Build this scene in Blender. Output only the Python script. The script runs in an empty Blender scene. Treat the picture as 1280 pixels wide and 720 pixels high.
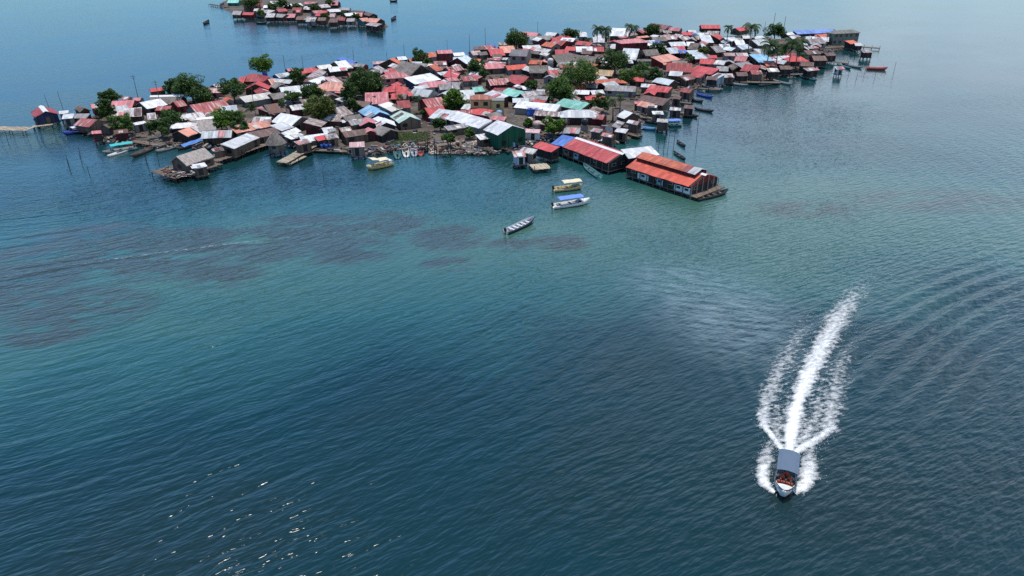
import bpy, math, random
import numpy as np
from mathutils import Vector, noise as mnoise
random.seed(11)
R = math.radians
scene = bpy.context.scene
COL = scene.collection
# ------------------------------------------------------------------ camera
CAM_H, PITCH, FPX = 47.0, R(28.0), 865.0
cd = bpy.data.cameras.new('camera'); cam = bpy.data.objects.new('camera', cd); COL.objects.link(cam)
cam.location = (0, 0, CAM_H); cam.rotation_euler = (R(90) - PITCH, 0, 0)
cd.sensor_width = 36.0; cd.lens = 36.0 * FPX / 1280.0; cd.clip_start = 0.5; cd.clip_end = 20000
scene.camera = cam
CP, SP = math.cos(PITCH), math.sin(PITCH)
def at(px, py, z=0.0):
    """a point of the place, read off the photograph, on the level z"""
    cx, cy = (px - 640) / FPX, (360 - py) / FPX
    d = (cx, CP + cy * SP, -SP + cy * CP)
    t = (z - CAM_H) / d[2]
    return Vector((d[0] * t, d[1] * t, z))
def mpp(px, py, z=0.0):
    p = at(px, py, z); return (p - Vector((0, 0, CAM_H))).length / FPX
# ------------------------------------------------------------------ light
SUN_AZ, SUN_EL = R(-10), R(82)
w = bpy.data.worlds.new('World'); scene.world = w; w.use_nodes = True
nt = w.node_tree; nt.nodes.clear()
def N(nt, t, **k):
    n = nt.nodes.new(t)
    for a, b in k.items(): setattr(n, a, b)
    return n
sky = N(nt, 'ShaderNodeTexSky', sky_type='NISHITA', sun_disc=False, sun_elevation=SUN_EL, sun_rotation=SUN_AZ)
sky.air_density = 1.2; sky.dust_density = 0.0; sky.ozone_density = 2.5
bg = N(nt, 'ShaderNodeBackground'); bg.inputs[1].default_value = 0.145
out = N(nt, 'ShaderNodeOutputWorld')
tc = N(nt, 'ShaderNodeTexCoord'); mp = N(nt, 'ShaderNodeMapping'); mp.inputs['Scale'].default_value = (1.0, 1.0, 2.6); mp.inputs['Location'].default_value = (1.7, .4, 0)
cn = N(nt, 'ShaderNodeTexNoise'); cn.inputs['Scale'].default_value = 1.9; cn.inputs['Detail'].default_value = 5; cn.inputs['Roughness'].default_value = .55
cr = N(nt, 'ShaderNodeValToRGB'); cr.color_ramp.elements[0].position = .49; cr.color_ramp.elements[1].position = .80
cm = N(nt, 'ShaderNodeMixRGB'); cm.inputs[2].default_value = (6.0, 6.5, 6.9, 1)
cf = N(nt, 'ShaderNodeMath', operation='MULTIPLY'); cf.inputs[1].default_value = .75
L = nt.links.new
wx = N(nt, 'ShaderNodeSeparateXYZ'); L(tc.outputs['Generated'], wx.inputs[0])
wa = N(nt, 'ShaderNodeMath', operation='MULTIPLY_ADD'); L(wx.outputs[0], wa.inputs[0]); wa.inputs[1].default_value = .38; L(cn.outputs[0], wa.inputs[2])
tint = N(nt, 'ShaderNodeMixRGB', blend_type='MULTIPLY'); tint.inputs[0].default_value = 1; tint.inputs[2].default_value = (.69, .90, 1.07, 1); L(sky.outputs[0], tint.inputs[1])
L(tc.outputs['Generated'], mp.inputs[0]); L(mp.outputs[0], cn.inputs['Vector']); L(wa.outputs[0], cr.inputs[0])
L(cr.outputs[0], cf.inputs[0]); L(cf.outputs[0], cm.inputs[0]); hz_ = N(nt, 'ShaderNodeValToRGB'); e_ = hz_.color_ramp.elements; e_[0].position = 0.0; e_[0].color = (.40, .52, .64, 1); e_[1].position = .34; e_[1].color = (1, 1, 1, 1); q_ = e_.new(.13); q_.color = (.52, .64, .75, 1)
e_[2].color = (1.15, 1.15, 1.15, 1); q_ = e_.new(.55); q_.color = (.95, .95, .98, 1); q_ = e_.new(.85); q_.color = (.40, .42, .46, 1)
zf_ = N(nt, 'ShaderNodeMapRange'); L(wx.outputs[2], zf_.inputs[0]); zf_.inputs[1].default_value = .40; zf_.inputs[2].default_value = .78; zf_.inputs[3].default_value = .8; zf_.inputs[4].default_value = 0.0; L(zf_.outputs[0], cf.inputs[1])
hm_ = N(nt, 'ShaderNodeMixRGB', blend_type='MULTIPLY'); hm_.inputs[0].default_value = 1; L(wx.outputs[2], hz_.inputs[0]); L(tint.outputs[0], hm_.inputs[1]); L(hz_.outputs[0], hm_.inputs[2]); L(hm_.outputs[0], cm.inputs[1]); L(cm.outputs[0], bg.inputs[0]); L(bg.outputs[0], out.inputs[0])
sd = bpy.data.lights.new('sun', 'SUN'); so = bpy.data.objects.new('sun', sd); COL.objects.link(so)
sd.energy = 3.5; sd.angle = R(.53); sd.color = (1.0, .955, .89)
sv = Vector((math.sin(SUN_AZ) * math.cos(SUN_EL), math.cos(SUN_AZ) * math.cos(SUN_EL), math.sin(SUN_EL)))
so.rotation_euler = sv.to_track_quat('Z', 'Y').to_euler(); so.location = (-60, 200, 160)
vs = scene.view_settings; vs.view_transform = 'Standard'; vs.look = 'None'; vs.exposure = .34; vs.gamma = 1; vs.use_curve_mapping = False
scene.cycles.max_bounces = 5; scene.cycles.diffuse_bounces = 2; scene.cycles.glossy_bounces = 2
scene.cycles.transparent_max_bounces = 24; scene.cycles.use_denoising = False; scene.cycles.sample_clamp_direct = 1.3; scene.cycles.sample_clamp_indirect = 3.0
# ------------------------------------------------------------------ objects
class MB:
    """collects shapes, then links them as ONE mesh object"""
    def __init__(s): s.v = []; s.f = []
    def add(s, vs, fs):
        o = len(s.v); s.v += [tuple(v) for v in vs]; s.f += [tuple(i + o for i in f) for f in fs]
    def box(s, x0, x1, y0, y1, z0, z1):
        s.add([(x0,y0,z0),(x1,y0,z0),(x1,y1,z0),(x0,y1,z0),(x0,y0,z1),(x1,y0,z1),(x1,y1,z1),(x0,y1,z1)],
              [(0,3,2,1),(4,5,6,7),(0,1,5,4),(1,2,6,5),(2,3,7,6),(3,0,4,7)])
    def bar(s, a, b, r0, r1=None, n=6):
        a, b = Vector(a), Vector(b); r1 = r0 if r1 is None else r1
        d = (b - a).normalized(); u = d.orthogonal().normalized(); q = d.cross(u)
        vs = [a + (u*math.cos(t) + q*math.sin(t))*r0 for t in [2*math.pi*i/n for i in range(n)]]
        vs += [b + (u*math.cos(t) + q*math.sin(t))*r1 for t in [2*math.pi*i/n for i in range(n)]]
        fs = [(i, (i+1) % n, n+(i+1) % n, n+i) for i in range(n)] + [tuple(range(n))[::-1], tuple(range(n, 2*n))]
        s.add(vs, fs)
    def tube(s, pts, rad, n=7):
        pts = [Vector(p) for p in pts]; rings = []
        for i, p in enumerate(pts):
            d = (pts[min(i+1, len(pts)-1)] - pts[max(i-1, 0)]).normalized()
            u = d.cross(Vector((.13, .98, .1))).normalized(); q = d.cross(u)
            rings.append([p + (u*math.cos(t) + q*math.sin(t))*rad[i] for t in [2*math.pi*k/n for k in range(n)]])
        vs = [v for r in rings for v in r]; fs = []
        for i in range(len(pts)-1):
            for k in range(n): fs.append((i*n+k, i*n+(k+1) % n, (i+1)*n+(k+1) % n, (i+1)*n+k))
        fs += [tuple(range(n))[::-1], tuple(range((len(pts)-1)*n, len(pts)*n))]
        s.add(vs, fs)
    def lathe(s, prof, n=12, c=(0, 0, 0)):
        vs = [(c[0]+r*math.cos(2*math.pi*k/n), c[1]+r*math.sin(2*math.pi*k/n), c[2]+z) for r, z in prof for k in range(n)]; fs = []
        for i in range(len(prof)-1):
            for k in range(n): fs.append((i*n+k, i*n+(k+1) % n, (i+1)*n+(k+1) % n, (i+1)*n+k))
        fs += [tuple(range(n))[::-1], tuple(range((len(prof)-1)*n, len(prof)*n))]
        s.add(vs, fs)
    def build(s, name, mat=None, parent=None, smooth=False):
        me = bpy.data.meshes.new(name); me.from_pydata(s.v, [], s.f); me.update()
        if mat: me.materials.append(mat)
        if smooth: me.polygons.foreach_set('use_smooth', [True]*len(me.polygons))
        o = bpy.data.objects.new(name, me); COL.objects.link(o)
        if parent: o.parent = parent
        return o
def empty(name, loc, rz=0):
    o = bpy.data.objects.new(name, None); COL.objects.link(o); o.location = loc; o.rotation_euler = (0, 0, rz); o.empty_display_size = .3; return o
def tag(o, label=None, cat=None, group=None, kind=None):
    if label: o['label'] = label
    if cat: o['category'] = cat
    if group: o['group'] = group
    if kind: o['kind'] = kind
    return o
def copy_tree(o, parent=None):
    c = o.copy(); COL.objects.link(c)
    if parent: c.parent = parent
    for ch in [k for k in CH.get(o.name, [])]: copy_tree(ch, c)
    return c
CH = {}
def index_children(*roots):
    def walk(o):
        CH[o.name] = [k for k in bpy.data.objects if k.parent == o]
        for k in CH[o.name]: walk(k)
    for r in roots: walk(r)
# ------------------------------------------------------------------ materials
def newmat(name):
    m = bpy.data.materials.new(name); m.use_nodes = True; return m, m.node_tree, m.node_tree.nodes['Principled BSDF']
def mth(nt, op, a, b=None, clamp=False):
    n = N(nt, 'ShaderNodeMath', operation=op, use_clamp=clamp)
    for i, x in enumerate((a, b)):
        if x is None: continue
        if isinstance(x, (int, float)): n.inputs[i].default_value = x
        else: nt.links.new(x, n.inputs[i])
    return n.outputs[0]
def mixc(nt, f, a, b, mode='MIX'):
    n = N(nt, 'ShaderNodeMixRGB', blend_type=mode)
    for i, x in ((0, f), (1, a), (2, b)):
        if isinstance(x, (int, float)): n.inputs[i].default_value = x
        elif isinstance(x, (tuple, list)): n.inputs[i].default_value = (*x[:3], 1)
        else: nt.links.new(x, n.inputs[i])
    return n.outputs[0]
def noise_tex(nt, scale, detail=3, vec=None, mscale=None, rot=None, rough=.55, loc=None):
    n = N(nt, 'ShaderNodeTexNoise'); n.inputs['Scale'].default_value = scale; n.inputs['Detail'].default_value = detail; n.inputs['Roughness'].default_value = rough
    if vec is None: vec = N(nt, 'ShaderNodeTexCoord').outputs['Object']
    if mscale or rot or loc is not None:
        m = N(nt, 'ShaderNodeMapping')
        if rot:                                   # turn first, then stretch
            m0 = N(nt, 'ShaderNodeMapping'); m0.inputs['Rotation'].default_value = rot; nt.links.new(vec, m0.inputs[0]); vec = m0.outputs[0]
        if mscale: m.inputs['Scale'].default_value = mscale
        if loc is not None:
            if isinstance(loc, tuple): m.inputs['Location'].default_value = loc
            else: nt.links.new(loc, m.inputs['Location'])
        nt.links.new(vec, m.inputs[0]); vec = m.outputs[0]
    nt.links.new(vec, n.inputs['Vector']); return n.outputs[0]
def ramp(nt, fac, stops):
    r = N(nt, 'ShaderNodeValToRGB'); e = r.color_ramp.elements
    while len(e) < len(stops): e.new(.5)
    for k, (p, c) in enumerate(stops):
        e[k].position = p; e[k].color = (c, c, c, 1) if isinstance(c, (int, float)) else (*c, 1)
    nt.links.new(fac, r.inputs[0]); return r.outputs[0]
def objrand(nt):
    i = N(nt, 'ShaderNodeObjectInfo'); return i.outputs['Random']
def randloc(nt):
    c = N(nt, 'ShaderNodeCombineXYZ'); r = mth(nt, 'MULTIPLY', objrand(nt), 57.0)
    nt.links.new(r, c.inputs[0]); nt.links.new(r, c.inputs[1]); return c.outputs[0]
def roof_mat(name, col, rust=.25, streak=(.6, .6, .58), streak_amt=.25, rustc=(.16, .06, .035)):
    """old corrugated sheets: every sheet its own tone, faded streaks and rust running down the slope"""
    m, nt, b = newmat(name); tcn = N(nt, 'ShaderNodeTexCoord'); ob = tcn.outputs['Object']
    sx = N(nt, 'ShaderNodeSeparateXYZ'); nt.links.new(ob, sx.inputs[0]); rnd = objrand(nt)
    sheet = mth(nt, 'FLOOR', mth(nt, 'MULTIPLY', mth(nt, 'ADD', sx.outputs[0], mth(nt, 'MULTIPLY', rnd, 40.0)), 1.05))
    row = mth(nt, 'FLOOR', mth(nt, 'MULTIPLY', mth(nt, 'ADD', sx.outputs[1], mth(nt, 'MULTIPLY', rnd, 3.0)), .45))
    wn = N(nt, 'ShaderNodeTexWhiteNoise', noise_dimensions='2D'); cb = N(nt, 'ShaderNodeCombineXYZ')
    nt.links.new(sheet, cb.inputs[0]); nt.links.new(row, cb.inputs[1]); nt.links.new(cb.outputs[0], wn.inputs['Vector'])
    tone = mth(nt, 'ADD', mth(nt, 'MULTIPLY', wn.outputs[0], .5), .70)
    tone = mth(nt, 'MULTIPLY', tone, mth(nt, 'ADD', mth(nt, 'MULTIPLY', rnd, .34), .80))
    rl = randloc(nt)
    c = mixc(nt, 1.0, col, tone, 'MULTIPLY')
    st = noise_tex(nt, 1.0, 3, ob, (1.9, .22, .3), loc=rl)
    c = mixc(nt, mth(nt, 'MULTIPLY', ramp(nt, st, [(.5, 0.0), (.66, 1.0)]), streak_amt), c, streak)
    ru = noise_tex(nt, 1.0, 5, ob, (1.3, .42, .5), loc=rl, rough=.65)
    rr = mth(nt, 'SUBTRACT', .72, mth(nt, 'MULTIPLY', rust, .35))
    rf = mth(nt, 'MULTIPLY', mth(nt, 'SUBTRACT', ru, rr), 7.0, clamp=True)
    c = mixc(nt, mth(nt, 'MULTIPLY', rf, .8), c, rustc)
    # overlap seam of each sheet
    fr = mth(nt, 'FRACT', mth(nt, 'MULTIPLY', mth(nt, 'ADD', sx.outputs[0], mth(nt, 'MULTIPLY', rnd, 40.0)), 1.05))
    c = mixc(nt, mth(nt, 'MULTIPLY', mth(nt, 'LESS_THAN', fr, .1), .22), c, rustc)
    nt.links.new(c, b.inputs['Base Color']); b.inputs['Roughness'].default_value = .55; b.inputs['Specular IOR Level'].default_value = .3
    wv = N(nt, 'ShaderNodeTexWave'); wv.inputs['Scale'].default_value = 2.6; nt.links.new(ob, wv.inputs[0])
    bp = N(nt, 'ShaderNodeBump'); bp.inputs['Strength'].default_value = .35; bp.inputs['Distance'].default_value = .05
    nt.links.new(wv.outputs[1], bp.inputs['Height']); nt.links.new(bp.outputs[0], b.inputs['Normal'])
    return m
def thatch_mat(name, c1, c2):
    m, nt, b = newmat(name); ob = N(nt, 'ShaderNodeTexCoord').outputs['Object']; rl = randloc(nt)
    n1 = noise_tex(nt, 1.0, 6, ob, (3.2, 1.2, 1.2), loc=rl, rough=.7); n2 = noise_tex(nt, .35, 3, ob, loc=rl)
    c = mixc(nt, ramp(nt, n1, [(.3, 0.0), (.72, 1.0)]), c1, c2); c = mixc(nt, ramp(nt, n2, [(.45, 0.0), (.7, .55)]), c, (.30, .28, .26))
    nt.links.new(c, b.inputs['Base Color']); b.inputs['Roughness'].default_value = .95
    bp = N(nt, 'ShaderNodeBump'); bp.inputs['Strength'].default_value = .8; bp.inputs['Distance'].default_value = .15
    nt.links.new(n1, bp.inputs['Height']); nt.links.new(bp.outputs[0], b.inputs['Normal'])
    return m
def wall_mat(name, col, plank=True, dirt=.5):
    m, nt, b = newmat(name); ob = N(nt, 'ShaderNodeTexCoord').outputs['Object']; rl = randloc(nt); rnd = objrand(nt)
    sx = N(nt, 'ShaderNodeSeparateXYZ'); nt.links.new(ob, sx.inputs[0])
    t = mth(nt, 'ADD', mth(nt, 'MULTIPLY', rnd, .4), .75); c = mixc(nt, 1.0, col, t, 'MULTIPLY')
    if plank:
        k = mth(nt, 'FLOOR', mth(nt, 'MULTIPLY', mth(nt, 'ADD', sx.outputs[0], mth(nt, 'MULTIPLY', sx.outputs[1], 1.37)), 3.2))
        wn = N(nt, 'ShaderNodeTexWhiteNoise', noise_dimensions='1D'); nt.links.new(k, wn.inputs['W'])
        c = mixc(nt, 1.0, c, mth(nt, 'ADD', mth(nt, 'MULTIPLY', wn.outputs[0], .7), .62), 'MULTIPLY')
    n1 = noise_tex(nt, .9, 5, ob, (1, 1, .35), loc=rl, rough=.65)
    c = mixc(nt, mth(nt, 'MULTIPLY', ramp(nt, n1, [(.48, 0.0), (.7, 1.0)]), dirt), c, (.07, .06, .05))
    nt.links.new(c, b.inputs['Base Color']); b.inputs['Roughness'].default_value = .85; b.inputs['Specular IOR Level'].default_value = .2
    return m
def paint(name, col, rough=.5, var=.25):
    m, nt, b = newmat(name); ob = N(nt, 'ShaderNodeTexCoord').outputs['Object']
    n1 = noise_tex(nt, 1.6, 4, ob, loc=randloc(nt)); c = mixc(nt, mth(nt, 'MULTIPLY', ramp(nt, n1, [(.4, 0.0), (.7, 1.0)]), var), col, tuple(x*.35 for x in col))
    nt.links.new(c, b.inputs['Base Color']); b.inputs['Roughness'].default_value = rough; return m
def leaf_mat(name, c1, c2):
    m, nt, b = newmat(name); ob = N(nt, 'ShaderNodeTexCoord').outputs['Object']
    n1 = noise_tex(nt, .75, 3, ob, loc=randloc(nt)); n2 = noise_tex(nt, 5.0, 2, ob)
    c = mixc(nt, ramp(nt, mth(nt, 'ADD', mth(nt, 'MULTIPLY', n1, .6), mth(nt, 'MULTIPLY', n2, .4)), [(.36, 0.0), (.64, 1.0)]), c1, c2)
    nt.links.new(c, b.inputs['Base Color']); b.inputs['Roughness'].default_value = .6; b.inputs['Specular IOR Level'].default_value = .25
    tr = N(nt, 'ShaderNodeBsdfTranslucent'); nt.links.new(c, tr.inputs[0]); ms = N(nt, 'ShaderNodeMixShader'); ms.inputs[0].default_value = .3
    o = nt.nodes['Material Output']; nt.links.new(b.outputs[0], ms.inputs[1]); nt.links.new(tr.outputs[0], ms.inputs[2]); nt.links.new(ms.outputs[0], o.inputs[0])
    return m
M = {}
for k, a in {
    'R': ((.50, .040, .045), .15, (.60, .22, .20), .28), 'Rd': ((.30, .028, .034), .35, (.45, .16, .14), .25), 'P': ((.52, .145, .16), .15, (.66, .42, .40), .4),
    'Pk': ((.60, .36, .36), .3, (.6, .5, .46), .4), 'S': ((.62, .24, .165), .2, (.72, .46, .38), .45), 'O': ((.58, .105, .042), .2, (.62, .28, .16), .3),
    'Or': ((.62, .075, .035), .04, (.62, .16, .10), .15), 'W': ((.66, .68, .70), .22, (.46, .44, .42), .35), 'Wr': ((.60, .61, .61), .5, (.40, .30, .26), .5),
    'Wb': ((.50, .58, .64), .2, (.66, .68, .7), .4), 'Cr': ((.68, .65, .57), .2, (.5, .45, .4), .3), 'G': ((.27, .27, .28), .45, (.45, .45, .45), .4),
    'Gp': ((.46, .50, .52), .25, (.62, .64, .64), .4), 'Br': ((.115, .075, .065), .6, (.26, .22, .21), .4), 'X': ((.52, .53, .54), .75, (.22, .18, .16), .7),
    'M': ((.34, .055, .055), .4, (.55, .42, .40), .7), 'RW': ((.55, .42, .41), .5, (.45, .08, .08), .75), 'B': ((.045, .14, .46), .05, (.2, .35, .6), .3),
    'Bl': ((.16, .40, .62), .1, (.55, .65, .7), .5), 'Bv': ((.13, .24, .60), .05, (.3, .4, .66), .3), 'C': ((.17, .50, .40), .1, (.4, .62, .55), .4),
    'Gr': ((.38, .52, .43), .15, (.6, .64, .6), .4), 'YR': ((.50, .42, .22), .3, (.48, .10, .06), .8), 'Ol': ((.20, .20, .17), .3, (.3, .3, .27), .3),
    'Sl': ((.135, .13, .15), .3, (.25, .25, .26), .4), 'RB': ((.26, .06, .055), .4, (.36, .2, .18), .5), 'Tc': ((.42, .13, .085), .25, (.5, .28, .2), .4),
    'Cy': ((.03, .42, .42), .02, (.1, .5, .5), .2)}.items():
    g_ = sum(a[0])/3; k2 = 1.0 if k in ('Or', 'B', 'C', 'Cy') else .9
    M['roof_' + k] = roof_mat('roof_tin_' + k, tuple((x*.9 + g_*.1)*k2 for x in a[0]), a[1] + (.0 if k2 == 1 else .16), a[2], min(.8, a[3] + (0 if k2 == 1 else .12)))
M['roof_T'] = thatch_mat('thatch', (.04, .034, .03), (.25, .22, .195)); M['roof_Tn'] = thatch_mat('thatch_brown', (.05, .036, .028), (.16, .12, .10))
M['roof_Tg'] = thatch_mat('thatch_pale', (.13, .108, .098), (.50, .44, .40))
for k, (c, p) in {'brown': ((.085, .050, .032), 1), 'plank': ((.14, .105, .08), 1), 'gplank': ((.22, .20, .18), 1), 'grey': ((.22, .22, .225), 0), 'conc': ((.24, .235, .22), 0),
    'white': ((.62, .62, .60), 0), 'blue': ((.035, .15, .38), 1), 'navy': ((.03, .045, .11), 1), 'red': ((.23, .025, .028), 1), 'maroon': ((.12, .022, .025), 1), 'pink': ((.42, .17, .17), 0),
    'green': ((.012, .085, .048), 1), 'yellow': ((.52, .36, .17), 0), 'teal': ((.03, .17, .17), 1), 'paleblue': ((.33, .42, .50), 1), 'olive': ((.20, .22, .18), 0), 'dark': ((.035, .030, .028), 1)}.items():
    M['wall_' + k] = wall_mat('wall_' + k, c, bool(p), .5 if p else .35)
M['dark'] = paint('dark_opening', (.012, .012, .014), .3); M['frame'] = paint('window_frame', (.34, .31, .27)); M['door'] = paint('door_paint', (.11, .07, .05)); M['bluedoor'] = paint('blue_door', (.02, .06, .27))
M['wood'] = wall_mat('weathered_wood', (.17, .13, .10), True); M['palewood'] = wall_mat('pale_planks', (.42, .35, .26), True, .25); M['darkwood'] = wall_mat('wet_wood', (.055, .042, .034), True)
M['cap'] = paint('ridge_tin', (.66, .66, .65), .5, .3); M['trunk'] = wall_mat('bark', (.12, .09, .065), False); M['palmtrunk'] = wall_mat('palm_bark', (.20, .17, .14), False)
M['leafD'] = leaf_mat('leaf_dark', (.022, .058, .016), (.082, .150, .036)); M['leafM'] = leaf_mat('leaf_mid', (.036, .088, .02), (.115, .20, .04))
M['leafB'] = leaf_mat('leaf_bright', (.04, .10, .012), (.13, .24, .03)); M['leafO'] = leaf_mat('leaf_olive', (.044, .066, .014), (.14, .175, .04)); M['palm'] = leaf_mat('palm_leaf', (.018, .045, .018), (.07, .12, .036))
# ------------------------------------------------------------------ houses
HOUSES = []
WALLS = ['brown', 'plank', 'gplank', 'grey', 'conc', 'plank', 'brown', 'dark', 'dark', 'maroon', 'brown', 'plank']
def solid_strip(mb, stations, t):
    """a sheet given as rows of points, closed below by its copy t lower"""
    n, k = len(stations), len(stations[0]); vs = [p for s in stations for p in s] + [(p[0], p[1], p[2]-t) for s in stations for p in s]; o = n*k; fs = []
    for i in range(n-1):
        for j in range(k-1):
            a, b, c, d = i*k+j, i*k+j+1, (i+1)*k+j+1, (i+1)*k+j
            fs += [(a, d, c, b), (a+o, b+o, c+o, d+o)]
    for j in range(k-1):
        fs += [(j, j+1, j+1+o, j+o), ((n-1)*k+j+1, (n-1)*k+j, (n-1)*k+j+o, (n-1)*k+j+1+o)]
    for i in range(n-1):
        fs += [((i+1)*k, i*k, i*k+o, (i+1)*k+o), (i*k+k-1, (i+1)*k+k-1, (i+1)*k+k-1+o, i*k+k-1+o)]
    mb.add(vs, fs)
ROOFWORD = {'R': 'red tin', 'Rd': 'dark red tin', 'P': 'faded pink tin', 'Pk': 'pale pink tin', 'S': 'salmon tin', 'O': 'orange tin', 'Or': 'orange-red tin', 'W': 'white tin', 'Wr': 'rust-stained white tin',
    'Wb': 'bluish white tin', 'Cr': 'cream tin', 'G': 'dull grey tin', 'Gp': 'pale grey tin', 'Br': 'brown rusted tin', 'X': 'streaked rusty tin', 'M': 'streaked maroon tin', 'RW': 'red-and-white patched tin',
    'B': 'blue', 'Bl': 'light blue tin', 'Bv': 'violet-blue tin', 'C': 'turquoise tin', 'Gr': 'pale green tin', 'YR': 'yellow-and-red striped tin', 'Ol': 'olive grey', 'Sl': 'slate grey', 'RB': 'brownish red tin',
    'Tc': 'terracotta', 'Cy': 'teal', 'T': 'grey thatch', 'Tn': 'brown thatch', 'Tg': 'pale thatch'}
def house(x1, y1, x2, y2, ex, ey, typ='g', roof='W', wall='-', flags='', label=None, name=None, base=None, he=None, pitch=None, group='houses crowded on the island', rnd=None):
    rnd = rnd or random
    over = 'w' in flags
    base = base if base is not None else (.85 if over else .5)
    he = he if he is not None else (4.6 if '2' in flags else rnd.uniform(1.65, 2.05))
    thatch = roof.startswith('T') and roof != 'Tc'
    pitch = pitch if pitch is not None else (.25 if typ == 's' else (.62 if thatch else rnd.uniform(.38, .48)))
    ze = base + he; pe = at(ex, ey, ze); run = 3.0
    for _ in range(14):
        zr = ze + run*pitch; a, b = at(x1, y1, zr), at(x2, y2, zr); u = (b - a); u.z = 0
        ln = max(u.length, .5); u.normalize(); nrm = Vector((-u.y, u.x, 0)); d = (pe - a); dd = d.x*nrm.x + d.y*nrm.y
        run = .5*run + .5*min(max(abs(dd), 1.2), 7.5)
    sgn = 1 if dd > 0 else -1
    ln = min(max(ln, 2.0), 40.0); mid = (a + b)/2; rz = math.atan2(u.y, u.x); hl = ln/2*1.05
    area = ln*run*(1 if typ == 's' else 2)
    nm = name or ('house' if area > (24 if rnd is random else 60) else 'shack')
    root = empty(nm, (mid.x, mid.y, base), rz)
    hr = he + run*pitch; t = .22 if thatch else .07; j = .09
    info = dict(root=root, roof=roof, wall=wall, typ=typ, pos=Vector((mid.x, mid.y, base)), rz=rz, hl=hl, run=run, he=he, hr=hr, sgn=sgn, area=area, label=label, flags=flags, pitch=pitch)
    tag(root, label, nm if nm in ('house', 'shack') else 'hall', group)
    mb = MB(); jit = lambda: rnd.uniform(-j, j)
    ns = max(2, int(ln/1.3)); xs = [-hl + ln*i/ns for i in range(ns+1)]
    if typ == 'g':
        solid_strip(mb, [[(x + (0 if 0 < i < ns else jit()*.5), -run + jit(), he + jit()*.6), (x, -run*.5, (he+hr)/2 + jit()*.5), (x, 0, hr + jit()*.4), (x, run*.5, (he+hr)/2 + jit()*.5), (x, run + jit(), he + jit()*.6)] for i, x in enumerate(xs)], t)
    elif typ == 's':
        solid_strip(mb, [[(x, -sgn*.15, hr + jit()*.4), (x, sgn*run*.5, (he+hr)/2 + jit()*.5), (x, sgn*run + jit(), he + jit()*.6)] for x in xs], t)
    else:
        hx = hl + run*.85
        vs = [(-hl, 0, hr), (hl, 0, hr), (-hx, -run, he), (hx, -run, he), (hx, run, he), (-hx, run, he)]
        fs = [(0, 2, 3, 1), (1, 3, 4), (1, 4, 5, 0), (0, 5, 2)]
        v2 = [(x, y, z - t) for x, y, z in vs]
        mb.add(vs + v2, fs + [tuple(i+6 for i in f[::-1]) for f in fs] + [(2, 8, 9, 3), (3, 9, 10, 4), (4, 10, 11, 5), (5, 11, 8, 2)])
    ro = mb.build('roof', M['roof_' + roof], root); info['roof_ob'] = ro
    # walls
    wc = wall if wall != '-' else rnd.choice(WALLS); info['wallc'] = wc
    ins = min(.35, run*.15); wx = (hl + run*.85 if typ == 'h' else hl) - ins; y0, y1w = (-run + ins, run - ins)
    if typ == 's': y0, y1w = (.1, run - ins) if sgn > 0 else (-run + ins, -.1)
    mb = MB(); g = t + .03
    def hz(y):
        if typ == 'h': return he - g
        return hr - abs(y)*pitch - g - .02
    prof = [(y0, 0), (y1w, 0), (y1w, hz(y1w))] + ([(0, hz(0))] if typ == 'g' else []) + [(y0, hz(y0))]
    n = len(prof)
    mb.add([(-wx, y, z) for y, z in prof] + [(wx, y, z) for y, z in prof], [tuple(range(n))[::-1], tuple(range(n, 2*n))] + [(i, (i+1) % n, n+(i+1) % n, n+i) for i in range(n)])
    if 'n' not in flags: info['wall_ob'] = mb.build('wall', M['wall_' + wc], root)
    # openings on the sides one can see from the water
    c, s = math.cos(rz), math.sin(rz); cdir = Vector((-mid.x, -mid.y, 0)).normalized()
    hdoor = min(1.95, he - .3); dl = True
    for ax, ny in (('y', 1), ('y', -1), ('x', 1), ('x', -1)):
        nw = Vector((-s*ny, c*ny, 0)) if ax == 'y' else Vector((c*ny, s*ny, 0))
        if nw.dot(cdir) < .3 or 'n' in flags: continue
        span = 2*wx if ax == 'y' else (y1w - y0); mids = 0 if ax == 'y' else (y0 + y1w)/2
        off = (y1w if ny > 0 else y0) if ax == 'y' else wx*ny
        k = max(1, min(5, int(span/2.5)))
        di = rnd.randrange(k) if dl else -1
        for lvl in ((0, 1) if he > 4 else (0,)):
            for i in range(k):
                q = mids - span/2 + span*(i+.5)/k + rnd.uniform(-.2, .2)
                isd = (i == di and lvl == 0)
                ww, z0, z1 = (.45, .05, hdoor) if isd else (.5, .85 + 2.45*lvl, min(1.7, he-.35) + 2.45*lvl)
                if span < 1.6 and not isd: continue
                if not isd and rnd.random() < .25: continue
                def slab(w0, z0, z1, d0, d1):
                    m_ = MB(); lo, hi = sorted((off + ny*d0, off + ny*d1))
                    if ax == 'y': m_.box(q-w0, q+w0, lo, hi, z0, z1)
                    else: m_.box(lo, hi, q-w0, q+w0, z0, z1)
                    return m_
                if isd:
                    slab(ww, z0, z1, -.05, .04).build('door', M['bluedoor' if roof == 'Tc' else rnd.choice(['door', 'dark', 'dark'])], root); dl = False
                else:
                    f = slab(ww+.09, z0-.09, z1+.09, -.04, .05).build('window', M['frame'], root)
                    if area > 60: slab(ww, z0, z1, .051, .06).build('pane', M['dark'], f)
                    else: f.data.materials.clear(); f.data.materials.append(M['dark'])
    if 'c' in flags and typ == 'g':
        m_ = MB(); solid_strip(m_, [[(x, -.6, hr - .6*pitch + .06), (x, 0, hr + .07), (x, .6, hr - .6*pitch + .06)] for x in (-hl-.03, 0, hl+.03)], .03); m_.build('ridge_cap', M['cap'], ro)
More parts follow.
